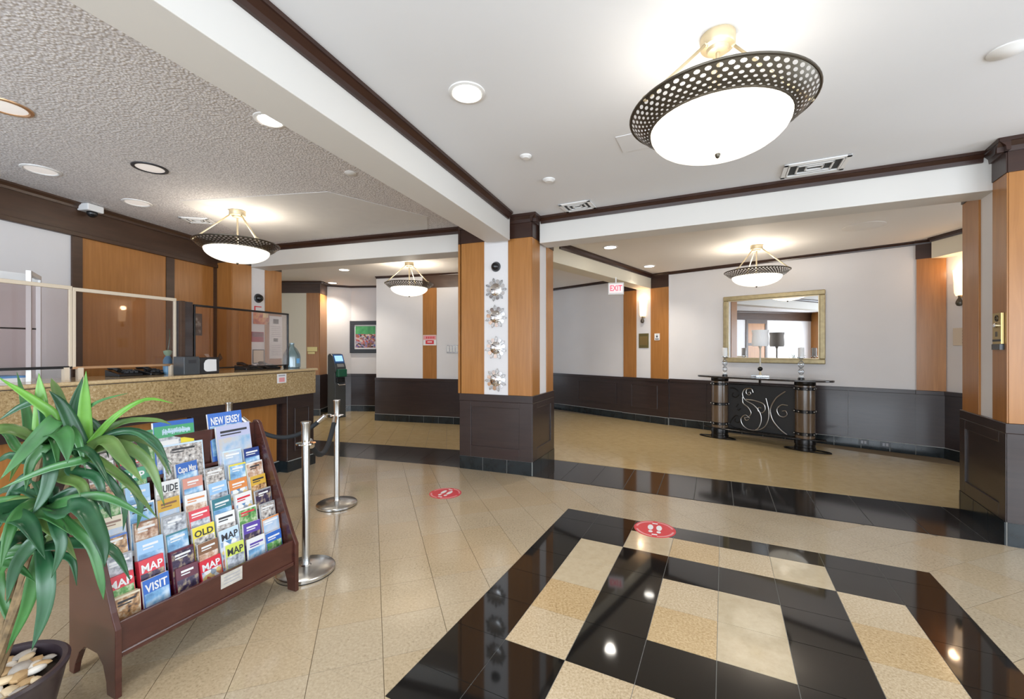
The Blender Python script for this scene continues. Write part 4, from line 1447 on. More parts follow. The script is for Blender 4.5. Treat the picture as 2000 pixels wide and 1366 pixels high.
side_panel(-0.022)
side_panel(RL)
MB().box(0, RL, -0.004, 0.014, 0.155, 0.295).build('front_board', 'rack', rack, bevel=0.003)
MB().box(0, RL, -0.012, 0.016, 0.150, 0.175).build('front_bead', 'rack', rack, bevel=0.005)
MB().box(0, RL, 0.0, 0.35, 0.145, 0.157).build('bottom_board', 'rack', rack)
MB().box(0, RL, 0.335, 0.352, 0.15, 0.955).build('back_board', 'rack', rack)
NT = 9
DY, DZ = 0.0325, 0.0765
TILT = math.radians(-9)
for k in range(NT):
    y, z = 0.052 + DY * k, 0.16 + DZ * k
    if k:
        MB().box(0, RL, y - DY * 0.35, y + DY * 0.75, z - 0.012, z - 0.006).build('tier_shelf', 'rack', rack)
        MB().box(0, RL, y - DY * 0.40, y - DY * 0.40 + 0.005, z - 0.012, z + 0.006).build('tier_lip', 'rack', rack)
pl_ = MB().box(0.395, 0.500, -0.0065, -0.004, 0.222, 0.290).build('paper_placard', plain('silver_placard', (0.50, 0.47, 0.42), 0.4, vary=0.15, vscale=60), rack)
for k in range(3):
    MB().box(0.408, 0.487, -0.0075, -0.0064, 0.238 + 0.016 * k, 0.242 + 0.016 * k).build('placard_line', 'greyink', pl_)

# ------------------------------------------------------------------ brochures
C_ = {
    'red': (0.60, 0.03, 0.05), 'maroon': (0.10, 0.012, 0.03), 'white': (0.72, 0.72, 0.72), 'blue': (0.035, 0.13, 0.46), 'navy': (0.02, 0.045, 0.20),
    'sky': (0.30, 0.50, 0.74), 'pale': (0.50, 0.64, 0.78), 'yellow': (0.72, 0.60, 0.05), 'gold': (0.60, 0.36, 0.05), 'green': (0.03, 0.26, 0.12),
    'teal': (0.05, 0.19, 0.24), 'lilac': (0.46, 0.48, 0.66), 'purple': (0.10, 0.06, 0.32), 'grey': (0.30, 0.31, 0.33), 'dark': (0.03, 0.03, 0.035),
    'orange': (0.62, 0.22, 0.06), 'coral': (0.62, 0.28, 0.22), 'brown': (0.22, 0.11, 0.06), 'cream': (0.66, 0.58, 0.44), 'lime': (0.55, 0.62, 0.10)}
CM = {k: plain('print_' + k, v, 0.32) for k, v in C_.items()}
PM = {
    'beach': picture('beach_photo', [(0.62, 0.50, 0.36), (0.45, 0.52, 0.62), (0.22, 0.40, 0.62)], 14),
    'town': picture('town_photo', [(0.05, 0.05, 0.06), (0.4, 0.36, 0.33), (0.7, 0.68, 0.66)], 60),
    'food': picture('food_photo', [(0.06, 0.03, 0.02), (0.45, 0.24, 0.10), (0.75, 0.65, 0.5)], 50),
    'sea': picture('sea_photo', [(0.05, 0.14, 0.30), (0.2, 0.4, 0.62), (0.7, 0.78, 0.84)], 18),
    'park': picture('park_photo', [(0.02, 0.10, 0.03), (0.12, 0.30, 0.08), (0.6, 0.62, 0.45)], 40),
    'mix': picture('mixed_photo', [(0.4, 0.08, 0.06), (0.65, 0.5, 0.2), (0.08, 0.2, 0.4), (0.7, 0.7, 0.68)], 45, kind='vor'),
    'night': picture('night_photo', [(0.01, 0.01, 0.02), (0.05, 0.03, 0.07), (0.5, 0.4, 0.25)], 35),
    'aerial': picture('aerial_photo', [(0.12, 0.13, 0.16), (0.4, 0.42, 0.46), (0.66, 0.68, 0.72)], 45),
    'brick': picture('brick_photo', [(0.22, 0.09, 0.05), (0.5, 0.33, 0.23), (0.75, 0.70, 0.64)], 40)}
ordn = ('first', 'second', 'third', 'fourth', 'fifth', 'sixth', 'seventh')
rown = ('front tier', 'second tier', 'third tier', 'fourth tier', 'fifth tier', 'sixth tier', 'seventh tier', 'eighth tier', 'top tier')
# each tier from left to right: cover colour, printed picture, lettering, lettering colour, thickness
ROWS = [
    [('cream', 'food', '', 'ink', .030), ('blue', 'sea', 'VISIT', 'white', .012), ('maroon', 'night', '', 'white', .030), ('red', 'mix', 'MAP', 'white', .022), ('lime', 'aerial', 'MAP', 'ink', .016), ('white', 'sea', '', 'purple', .010), ('blue', 'park', '', 'white', .012)],
    [('red', 'park', 'MAP', 'white', .030), ('red', 'night', 'MAP', 'white', .034), ('maroon', 'night', '', 'white', .026), ('brown', 'brick', '', 'white', .010), ('pale', 'mix', 'MAP', 'ink', .010), ('purple', 'night', '', 'white', .014), ('orange', 'beach', '', 'white', .012)],
    [('grey', 'aerial', '', 'white', .016), ('sky', 'sea', '', 'white', .014), ('teal', 'sea', '', 'white', .014), ('yellow', 'town', 'OLD', 'ink', .014), ('white', 'town', '', 'ink', .010), ('white', 'park', '', 'red', .014), ('grey', 'town', '', 'white', .010)],
    [('blue', 'food', '', 'white', .012), ('brown', 'brick', '', 'white', .012), ('grey', 'aerial', '', 'white', .012), ('red', 'aerial', '', 'white', .014), ('teal', 'sea', '', 'white', .012), ('white', 'mix', '', 'red', .016), ('grey', 'night', '', 'white', .010)],
    [('cream', 'beach', '', 'brown', .012), ('white', 'sea', '', 'ink', .012), ('gold', 'beach', '', 'brown', .014), ('white', 'brick', '', 'orange', .014), ('sky', 'aerial', '', 'white', .016), ('orange', 'mix', '', 'white', .010), ('gold', 'food', '', 'ink', .014)],
    [('white', 'park', '', 'green', .012), ('sky', 'sea', '', 'white', .012), ('white', 'town', 'GUIDE', 'ink', .012), ('coral', 'sea', '', 'white', .014), ('grey', 'town', '', 'white', .010), ('yellow', 'sea', '', 'white', .012), ('white', 'brick', '', 'ink', .014)],
    [('white', 'food', '', 'brown', .012), ('green', 'park', 'MAP', 'white', .016), None, ('blue', 'sea', 'Cape May', 'white', .018), None, ('pale', 'beach', '', 'white', .012), ('navy', 'sea', '', 'white', .014)],
    [('white', 'town', '', 'ink', .012), ('red', 'night', 'MAP', 'white', .024), None, None, None, None, None],
    [None] * 7]
SLOT = RL / 7


def brochure(k, s, spec, w=0.098, h=0.205, x=None, dz=0.0, label=None, title_z=None, cat='brochure'):
    colr, pic, txt, tcol, th = spec
    rnd = random.Random(k * 31 + s * 7 + 1)
    lx = (s + 0.5) * SLOT + rnd.uniform(-0.005, 0.005) if x is None else x
    ly = 0.050 + DY * k
    lz = 0.160 + DZ * k + dz
    e = Vector((math.cos(RZ), math.sin(RZ)))
    nrm = Vector((-math.sin(RZ), math.cos(RZ)))
    p = Vector((-1.592, 1.71)) + e * lx + nrm * ly
    what = {'MAP': 'map leaflet', 'GUIDE': 'guide', 'OLD': 'leaflet'}.get(txt, 'brochure')
    if label is None:
        label = '%s %s%s in the %s, %s from left' % (colr, what, ' lettered ' + txt if txt else ' with %s photo' % {'beach': 'a beach', 'town': 'a town', 'food': 'a food', 'sea': 'a sea', 'park': 'a park', 'mix': 'a collage', 'night': 'a dark', 'aerial': 'an aerial', 'brick': 'a brick house'}[pic], rown[k], ordn[s])
    t = thing('brochure', label, cat, (p.x, p.y, lz), RZ, 'leaflets in the brochure rack')
    t.rotation_euler = (TILT + rnd.uniform(-0.03, 0.03), rnd.uniform(-0.03, 0.03), RZ + rnd.uniform(-0.05, 0.05))
    t.rotation_mode = 'XYZ'
    hw = w / 2
    # stacked sheets under the cover
    b = MB()
    b.box(-hw, hw, 0.0, th * 0.94, 0.002, h)
    b.build('pages', CM[colr] if th > 0.02 else 'paper', t)
    MB().box(-hw, hw, -0.0012, 0.0, 0.0, h + 0.001).build('cover', CM[colr], t)
    full = (not txt) and rnd.random() < 0.55
    z1 = h * (0.965 if full else 0.74)
    MB().box(-hw * .94, hw * .94, -0.0018, -0.0012, h * 0.12, z1).build('photo_print', PM[pic], t)
    if txt:
        tz = h * 0.83 if title_z is None else title_z
        lettering(txt, CM[tcol] if tcol in CM else tcol, t, (0, -0.0016, tz), h * 0.22, w * 0.86, 0.0, bold=0.0012, name='title_lettering')
    else:
        tm = CM[tcol] if tcol in CM else tcol
        wd = rnd.uniform(0.55, 0.8)
        zz = h * rnd.uniform(0.84, 0.88)
        MB().box(-hw * wd, hw * wd, -0.0024, -0.0012, zz, zz + h * 0.045).build('title_strip', tm, t)
        MB().box(-hw * wd, hw * wd * rnd.uniform(0.0, 0.6), -0.0024, -0.0012, zz - h * 0.055, zz - h * 0.03).build('subtitle_strip', tm, t)
    return t


for k, row in enumerate(ROWS):
    for s, spec in enumerate(row):
        if spec:
            brochure(k, s, spec, h=0.200 + 0.012 * ((k * 3 + s * 5) % 3), w=0.094 + 0.006 * ((k + s) % 2))
# larger magazines in the upper tiers
gm = brochure(8, 2, ('blue', 'aerial', '', 'white', .014), 0.190, 0.270, 0.372, -0.01, 'blue magazine with a green title band at the top of the rack')
brochure(7, 3, ('pale', 'town', '', 'ink', .012), 0.185, 0.225, 0.395, -0.005, 'pale magazine with a grey photo below the green magazine in the rack')
brochure(8, 5, ('blue', 'sea', 'NEW JERSEY', 'white', .012), 0.185, 0.270, 0.640, 0.0, 'blue magazine lettered NEW JERSEY at the top right of the rack')
brochure(7, 5, ('lilac', 'beach', '', 'ink', .014), 0.195, 0.275, 0.665, 0.0, 'large lilac magazine with a beach photo near the right side of the rack')
brochure(8, 0, ('white', 'town', '', 'red', .014), 0.190, 0.240, 0.110, 0.0, 'white magazine with red lettering at the top left of the rack')
brochure(8, 1, ('green', 'park', '', 'white', .014), 0.100, 0.230, 0.235, 0.0, 'narrow green brochure at the top of the rack beside the white magazine')
# title bands of the green and blue magazine
for ch in [c for c in gm.children if c.name.startswith(('title_strip', 'subtitle_strip'))]:
    bpy.data.objects.remove(ch)
MB().box(-0.093, 0.093, -0.0022, -0.0012, 0.190, 0.248).build('green_band', plain('print_leaf_green', (0.07, 0.34, 0.16), 0.32), gm)
lt = MB()
rl = random.Random(4)
x_ = -0.058
while x_ < 0.07:
    w_ = rl.uniform(0.003, 0.006)
    lt.box(x_, x_ + w_, -0.0030, -0.0022, 0.203 + rl.uniform(0, 0.008), 0.232 + rl.uniform(-0.006, 0.004))
    x_ += w_ + rl.uniform(0.0015, 0.004)
lt.box(-0.058, 0.07, -0.0026, -0.0022, 0.214, 0.221)
lt.build('blurred_title', CM['pale'], gm)
MB().box(-0.090, 0.015, -0.0024, -0.0012, 0.140, 0.175).build('white_band', CM['white'], gm)
MB().box(0.025, 0.090, -0.0024, -0.0012, 0.140, 0.178).build('yellow_band', CM['yellow'], gm)

# ------------------------------------------------------------------ potted plant
LEAVES=[([(-1.533,1.5,1.023),(-1.519,1.5,1.058),(-1.509,1.49,1.19),(-1.495,1.48,1.325)],0.038),
([(-1.661,1.5,1.059),(-1.637,1.55,1.086),(-1.624,1.565,1.197),(-1.607,1.58,1.298)],0.034),
([(-1.661,1.5,1.059),(-1.672,1.5,1.096),(-1.673,1.5,1.209),(-1.683,1.5,1.316)],0.04),
([(-1.533,1.5,1.023),(-1.629,1.56,1.084),(-1.692,1.57,1.234),(-1.726,1.58,1.293)],0.034),
([(-1.533,1.5,1.023),(-1.518,1.48,1.068),(-1.54,1.45,1.194),(-1.558,1.42,1.262)],0.042),
([(-1.661,1.5,1.059),(-1.563,1.45,1.159),(-1.58,1.385,1.086),(-1.602,1.32,0.993)],0.042),
([(-1.661,1.5,1.059),(-1.63,1.5,1.154),(-1.665,1.475,1.217),(-1.771,1.45,1.308)],0.03),
([(-1.661,1.5,1.059),(-1.672,1.5,1.205),(-1.716,1.48,1.202),(-1.778,1.46,1.154)],0.027),
([(-1.661,1.5,1.059),(-1.765,1.55,1.067),(-1.816,1.575,1.176),(-1.878,1.6,1.315)],0.029),
([(-1.533,1.5,1.023),(-1.557,1.5,1.132),(-1.482,1.5,1.209),(-1.367,1.5,1.245)],0.013),
([(-1.533,1.5,1.023),(-1.5,1.5,1.065),(-1.411,1.5,1.16),(-1.302,1.5,1.222),(-1.205,1.5,1.209)],0.02),
([(-1.533,1.5,1.023),(-1.509,1.52,1.077),(-1.414,1.533,1.136),(-1.307,1.547,1.141),(-1.259,1.56,1.122)],0.021),
([(-1.533,1.5,1.023),(-1.419,1.47,1.081),(-1.348,1.455,1.029),(-1.257,1.44,0.944)],0.041),
([(-1.533,1.5,1.023),(-1.466,1.5,1.081),(-1.347,1.51,1.101),(-1.225,1.52,0.985)],0.016),
([(-1.533,1.5,1.023),(-1.411,1.5,1.063),(-1.293,1.5,0.996),(-1.235,1.5,0.841)],0.035),
([(-1.533,1.5,1.023),(-1.514,1.45,1.066),(-1.418,1.425,1.042),(-1.326,1.4,0.929)],0.031),
([(-1.661,1.5,1.059),(-1.534,1.42,1.121),(-1.477,1.395,1.104),(-1.444,1.37,1.031)],0.051),
([(-1.533,1.5,1.023),(-1.439,1.42,1.029),(-1.53,1.385,1.005),(-1.645,1.35,0.951)],0.025),
([(-1.593,1.45,0.868),(-1.534,1.42,0.879),(-1.379,1.42,0.905),(-1.217,1.42,0.826)],0.031),
([(-1.533,1.5,1.023),(-1.475,1.5,1.005),(-1.366,1.5,0.923),(-1.26,1.5,0.799)],0.029),
([(-1.593,1.45,0.868),(-1.478,1.38,0.869),(-1.4,1.373,0.883),(-1.331,1.367,0.774),(-1.313,1.36,0.698)],0.057),
([(-1.593,1.45,0.868),(-1.47,1.42,0.793),(-1.414,1.42,0.733),(-1.382,1.42,0.616),(-1.376,1.42,0.557)],0.026),
([(-1.593,1.45,0.868),(-1.619,1.34,0.879),(-1.522,1.32,0.857),(-1.438,1.3,0.753)],0.058),
([(-1.593,1.45,0.868),(-1.628,1.38,0.869),(-1.508,1.37,0.859),(-1.418,1.36,0.801)],0.042),
([(-1.593,1.45,0.868),(-1.55,1.4,0.824),(-1.483,1.39,0.777),(-1.424,1.38,0.711)],0.03),
([(-1.597,1.43,0.728),(-1.532,1.36,0.786),(-1.58,1.345,0.711),(-1.594,1.33,0.599)],0.036),
([(-1.597,1.43,0.728),(-1.563,1.42,0.707),(-1.486,1.42,0.695),(-1.465,1.42,0.604)],0.024),
([(-1.597,1.43,0.728),(-1.71,1.4,0.705),(-1.63,1.39,0.683),(-1.558,1.38,0.638)],0.025),
([(-1.597,1.43,0.728),(-1.524,1.38,0.668),(-1.506,1.36,0.56),(-1.527,1.34,0.442)],0.04),
([(-1.597,1.43,0.728),(-1.61,1.42,0.629),(-1.626,1.41,0.529),(-1.681,1.4,0.389)],0.033),
([(-1.597,1.43,0.728),(-1.752,1.44,0.645),(-1.724,1.44,0.51),(-1.694,1.44,0.442)],0.03),
([(-1.533,1.5,1.023),(-1.429,1.5,0.932),(-1.378,1.5,0.841),(-1.384,1.5,0.754)],0.02),
([(-1.533,1.5,1.023),(-1.402,1.52,0.944),(-1.34,1.52,0.852),(-1.353,1.52,0.75)],0.024),
([(-1.593,1.45,0.868),(-1.693,1.5,0.95),(-1.737,1.475,0.904),(-1.769,1.45,0.772)],0.039),
([(-1.533,1.5,1.023),(-1.549,1.45,0.965),(-1.463,1.435,0.935),(-1.431,1.42,0.836)],0.035),
([(-1.661,1.5,1.059),(-1.551,1.42,1.026),(-1.536,1.39,0.933),(-1.552,1.36,0.86)],0.034),
([(-1.533,1.5,1.023),(-1.535,1.47,0.977),(-1.441,1.465,0.952),(-1.409,1.46,0.838)],0.032),
([(-1.661,1.5,1.059),(-1.769,1.55,0.992),(-1.844,1.55,1.011),(-1.897,1.55,0.982)],0.03),
([(-1.661,1.5,1.059),(-1.602,1.45,1.071),(-1.626,1.425,1.016),(-1.615,1.4,0.929)],0.031),
([(-1.533,1.5,1.023),(-1.599,1.55,0.992),(-1.52,1.565,0.978),(-1.477,1.58,0.917)],0.03),
([(-1.593,1.45,0.868),(-1.62,1.42,0.854),(-1.654,1.39,0.798),(-1.661,1.36,0.695)],0.037),
([(-1.593,1.45,0.868),(-1.469,1.36,0.827),(-1.437,1.345,0.768),(-1.453,1.33,0.678)],0.029),
([(-1.593,1.45,0.868),(-1.639,1.5,0.896),(-1.7,1.49,0.872),(-1.761,1.48,0.813)],0.036),
([(-1.593,1.45,0.868),(-1.506,1.46,0.909),(-1.435,1.45,0.842),(-1.433,1.44,0.741)],0.032),
([(-1.661,1.5,1.059),(-1.67,1.52,1.073),(-1.634,1.53,1.127),(-1.63,1.54,1.2)],0.026),
([(-1.661,1.5,1.059),(-1.818,1.56,1.027),(-1.865,1.56,1.084),(-1.905,1.56,1.099)],0.027)]

PX, PY = -1.75, 1.41
pot = thing('potted_plant', 'potted plant with long green strap leaves in a dark plum pot', 'plant', (PX, PY, 0.0))
MB().lathe([(0.105, 0.0), (0.118, 0.01), (0.150, 0.12), (0.176, 0.24), (0.182, 0.272), (0.190, 0.284), (0.192, 0.296), (0.184, 0.304), (0.170, 0.300), (0.166, 0.27), (0.160, 0.235)], 56).build('pot', 'pot', pot, True)
MB().lathe([(0.0001, 0.262), (0.164, 0.258)], 40).build('soil', 'soil', pot)


def leaf_mat(name, c1, c2, rough):
    m, nt, b = new_mat(name)
    tc = nt.nodes.new('ShaderNodeTexCoord')
    no = nt.nodes.new('ShaderNodeTexNoise')
    no.inputs['Scale'].default_value = 11
    no.inputs['Detail'].default_value = 4
    rp = nt.nodes.new('ShaderNodeValToRGB')
    rp.color_ramp.elements[0].position = 0.32
    rp.color_ramp.elements[1].position = 0.68
    rp.color_ramp.elements[0].color = rgba(c1)
    rp.color_ramp.elements[1].color = rgba(c2)
    nt.links.new(tc.outputs['Object'], no.inputs['Vector'])
    nt.links.new(no.outputs['Fac'], rp.inputs['Fac'])
    nt.links.new(rp.outputs['Color'], b.inputs['Base Color'])
    b.inputs['Roughness'].default_value = rough
    b.inputs['Subsurface Weight'].default_value = 0.0
    b.inputs['Sheen Weight'].default_value = 0.0
    return m


LM = [leaf_mat('leaf_deep_green', (0.012, 0.058, 0.024), (0.024, 0.098, 0.036), 0.33), leaf_mat('leaf_mid_green', (0.026, 0.105, 0.026), (0.050, 0.165, 0.042), 0.36),
      leaf_mat('leaf_fresh_green', (0.070, 0.205, 0.016), (0.115, 0.285, 0.030), 0.40), leaf_mat('leaf_olive_green', (0.060, 0.120, 0.025), (0.110, 0.180, 0.045), 0.42)]
FRESH = {0, 2, 6, 10}


def bez(P, t):
    P = list(P)
    while len(P) > 1:
        P = [P[i].lerp(P[i + 1], t) for i in range(len(P) - 1)]
    return P[0]


def catmull(P, t):
    n = len(P) - 1
    x = min(t * n, n - 1e-6)
    i = int(x)
    f_ = x - i
    p0, p1, p2, p3 = P[max(i - 1, 0)], P[i], P[i + 1], P[min(i + 2, n)]
    return 0.5 * ((2 * p1) + (p2 - p0) * f_ + (2 * p0 - 5 * p1 + 4 * p2 - p3) * f_ ** 2 + (3 * p1 - p0 - 3 * p2 + p3) * f_ ** 3)


def leaf(k, pts, w):
    rnd = random.Random(k)
    P = [Vector(p) - Vector((PX, PY, 0)) for p in pts]
    N = 16
    vs, fs = [], []
    view = Vector((0 - PX, 0 - PY, 1.4)).normalized()
    roll = rnd.uniform(-0.35, 0.35)
    for i in range(N + 1):
        t = i / N
        c = catmull(P, t)
        tg = (catmull(P, min(t + 0.02, 1)) - catmull(P, max(t - 0.02, 0)))
        tg = tg.normalized() if tg.length > 1e-7 else Vector((0, 0, 1))
        sd = tg.cross(view)
        sd = sd.normalized() if sd.length > 1e-4 else Vector((1, 0, 0))
        nn = sd.cross(tg).normalized()
        a = roll * (0.4 + t)
        sd = (sd * math.cos(a) + nn * math.sin(a)).normalized()
        nn = sd.cross(tg).normalized()
        ww = w * 0.5 * (0.30 + 0.70 * math.sin(math.pi * min(1, (t * 0.93 + 0.10)) ** 0.85)) * (1.0 if t < 0.72 else max(0.02, math.cos((t - 0.72) / 0.28 * math.pi / 2)))
        up = ww * 0.30
        for s, q in ((-1, up), (-0.5, up * 0.3), (0, 0), (0.5, up * 0.3), (1, up)):
            vs.append(tuple(c + sd * ww * s + nn * q))
    for i in range(N):
        for j in range(4):
            fs.append((i * 5 + j, i * 5 + j + 1, (i + 1) * 5 + j + 1, (i + 1) * 5 + j))
    m = LM[2] if k in FRESH else LM[rnd.choice((0, 0, 1, 1, 3))]
    o = MB().add(vs, fs).build('leaf', m, pot, True)
    md = o.modifiers.new('thickness', 'SOLIDIFY')
    md.thickness = 0.0012
    return o


for k, (pts, w) in enumerate(LEAVES):
    leaf(k, pts, w * 1.12)
rn = random.Random(21)
for k in range(22):
    c = ((-1.533, 1.5, 1.023), (-1.661, 1.5, 1.059), (-1.593, 1.45, 0.868), (-1.597, 1.43, 0.728))[k % 4]
    a, el, ln = rn.uniform(0, 6.28), rn.uniform(0.0, 0.9), rn.uniform(0.16, 0.28)
    dx, dy = math.cos(a), math.sin(a) * 0.6
    p1 = (c[0] + dx * ln * 0.45, c[1] + dy * ln * 0.45, c[2] + ln * 0.45 * math.sin(el))
    p2 = (c[0] + dx * ln * 0.9, c[1] + dy * ln * 0.9, c[2] + ln * (0.45 * math.sin(el) - 0.12))
    p3 = (c[0] + dx * ln * 1.15, c[1] + dy * ln * 1.15, c[2] + ln * (0.3 * math.sin(el) - 0.55))
    leaf(100 + k, [c, p1, p2, p3], rn.uniform(0.025, 0.042))
for rp_ in ((-1.533, 1.5, 1.023), (-1.661, 1.5, 1.059), (-1.593, 1.45, 0.868), (-1.597, 1.43, 0.728)):
    P = [Vector((-0.03 + 0.05 * (rp_[2] - 0.9), 0.02, 0.22)), Vector((rp_[0] - PX, rp_[1] - PY, rp_[2])) * 0.55 + Vector((-0.03, 0, 0.05)), Vector((rp_[0] - PX, rp_[1] - PY, rp_[2]))]
    MB().tube([bez(P, i / 12) for i in range(13)], [0.014 - 0.004 * i / 12 for i in range(13)], 8).build('cane', 'cane', pot, True)

# pebbles lying in the pot
PEB = [plain('pebble_cream', (0.56, 0.43, 0.27), 0.6, vary=0.12, vscale=20), plain('pebble_tan', (0.42, 0.27, 0.13), 0.6, vary=0.15, vscale=20), plain('pebble_white', (0.66, 0.61, 0.54), 0.6, vary=0.1, vscale=20), plain('pebble_grey', (0.34, 0.30, 0.26), 0.6, vary=0.15, vscale=20)]
rnd = random.Random(5)
ico = []
for a in range(7):
    th_ = math.pi * a / 6
    for b in range(10):
        ph = 2 * math.pi * b / 10
        ico.append((math.sin(th_) * math.cos(ph), math.sin(th_) * math.sin(ph), math.cos(th_)))
icf = [(a * 10 + b, a * 10 + (b + 1) % 10, (a + 1) * 10 + (b + 1) % 10, (a + 1) * 10 + b) for a in range(6) for b in range(10)]
placed = []
tries = 0
cn = ('cream', 'tan', 'whitish', 'grey')
while len(placed) < 48 and tries < 4000:
    tries += 1
    r_ = 0.148 * math.sqrt(rnd.random())
    a = rnd.uniform(0, 2 * math.pi)
    x, y = r_ * math.cos(a), r_ * math.sin(a)
    s = rnd.uniform(0.017, 0.030)
    if any((x - q[0]) ** 2 + (y - q[1]) ** 2 < (0.60 * (s + q[2])) ** 2 for q in placed):
        continue
    if math.hypot(x, y) + s * 1.25 > 0.168:
        continue
    placed.append((x, y, s))
    ci = rnd.choice((0, 0, 1, 2, 2, 3))
    wob = [rnd.uniform(0.88, 1.08) for _ in ico]
    mb = MB().add([(p[0] * s * 1.35 * w_, p[1] * s * 0.9 * w_, p[2] * s * 0.5) for p, w_ in zip(ico, wob)], icf)
    o = mb.build('pebble', PEB[ci], None, True)
    o.location = (PX + x, PY + y, 0.262 + s * 0.5 + rnd.uniform(0, 0.016))
    o.rotation_euler = (rnd.uniform(-0.2, 0.2), rnd.uniform(-0.2, 0.2), rnd.uniform(0, 3.1))
    zone = ('in the middle of the plum pot' if r_ < 0.075 else 'near the rim of the plum pot, %s' % ('on the rack side' if x > 0.04 else 'on the far side' if y > 0 else 'on the near side'))
    tag(o, '%s %s pebble %s' % ('big' if s > 0.0245 else 'medium' if s > 0.0205 else 'small', cn[ci], zone), 'pebble', 'pebbles in the plant pot')

# ------------------------------------------------------------------ stanchions and ropes
def stanchion(x, y, label, h=0.945):
    t = thing('stanchion', label, 'stanchion', (x, y, 0), 0, 'steel rope stanchions')
    MB().lathe([(0.172, 0.0), (0.172, 0.006)], 56).build('base_pad', 'black', t)
    MB().lathe([(0.172, 0.006), (0.172, 0.020), (0.166, 0.026), (0.08, 0.036), (0.032, 0.042), (0.026, 0.05)], 56).build('base', 'steel', t, True)
    MB().lathe([(0.0235, 0.045), (0.0235, h - 0.14)], 28).build('post', 'steel', t, True)
    MB().lathe([(0.025, h - 0.115), (0.026, h - 0.02), (0.031, h - 0.008), (0.031, h), (0.0001, h)], 28).build('head', 'steel', t, True)
    MB().lathe([(0.0235, h - 0.142), (0.058, h - 0.140), (0.058, h - 0.134), (0.0235, h - 0.132), (0.0235, h - 0.112)], 28).build('rope_ring', 'chrome', t, True)
    return t


S1, S2, S3 = (-1.300, 2.66), (-1.576, 3.795), (-2.44, 3.635)
stanchion(*S1, 'steel stanchion nearest the camera beside the brochure rack')
stanchion(*S2, 'steel stanchion standing on open floor, farthest from the rack')
stanchion(*S3, 'steel stanchion mostly hidden behind the brochure rack')


def rope(a, b, sag, label):
    t = thing('barrier_rope', label, 'rope', (a[0], a[1], 0), 0, 'black barrier ropes')
    A, B = Vector((0, 0, 0.805)), Vector((b[0] - a[0], b[1] - a[1], 0.805))
    d = (B - A).normalized()
    A2, B2 = A + d * 0.135, B - d * 0.135
    pts = []
    for i in range(25):
        s = i / 24
        p = A2.lerp(B2, s)
        p.z -= 0.03 + sag * (1 - (2 * s - 1) ** 2)
        pts.append(p)
    MB().tube(pts, 0.019, 12).build('velvet_rope', 'rope', t, True)
    for e, f_, g in ((A, pts[0], pts[1]), (B, pts[-1], pts[-2])):
        q = f_ + (f_ - g).normalized() * 0.045
        MB().tube([f_ - (f_ - g).normalized() * 0.03, q], 0.021, 12).build('end_cap', 'chrome', t, True)
        dirn = (f_ - e).normalized()
        hk = e + Vector((dirn.x, dirn.y, 0)).normalized() * 0.05
        MB().tube([q, (q + hk) / 2 + Vector((0, 0, 0.012)), hk + Vector((0, 0, 0.012)), hk - Vector((0, 0, 0.010))], 0.005, 8).build('hook', 'chrome', t, True)
    return t


rope(S3, S2, 0.15, 'black velvet rope running from the hidden stanchion past the counter')
rope(S1, S2, 0.16, 'black velvet rope between the two front stanchions')

# ------------------------------------------------------------------ wall mirror
def wthing(name, fr, u, z, label, cat, o=0.0):
    return thing(name, label, cat, fr.p(u, o, z), fr.rz)


mw, mh = (2.338 - 0.931), 1.115
t = wthing('wall_mirror', wallR, (2.338 + 0.931) / 2, 1.18, 'large rectangular mirror in a champagne gilt frame above the console', 'mirror')
hw, fb = mw / 2, 0.075
fr_poly = [(-0.5, 0.0), (-0.5, 0.03), (0.0, 0.042), (0.35, 0.03), (0.5, 0.012), (0.5, 0.0)]
b = MB()
for (x0, x1, z0, z1) in ((-hw, hw, 0, fb), (-hw, hw, mh - fb, mh), (-hw, -hw + fb, fb, mh - fb), (hw - fb, hw, fb, mh - fb)):
    b.box(x0, x1, -0.040, 0.0, z0, z1)
b.build('gilt_frame', 'gold', t, bevel=0.014, segs=3)
b = MB()
for (x0, x1, z0, z1) in ((-hw + fb, hw - fb, fb, fb + .012), (-hw + fb, hw - fb, mh - fb - .012, mh - fb), (-hw + fb, -hw + fb + .012, fb, mh - fb), (hw - fb - .012, hw - fb, fb, mh - fb)):
    b.box(x0, x1, -0.026, -0.012, z0, z1)
b.build('inner_bead', 'champagne', t)
MB().box(-hw + fb * .8, hw - fb * .8, -0.016, -0.010, fb * .8, mh - fb * .8).build('mirror_glass', 'mirror', t)

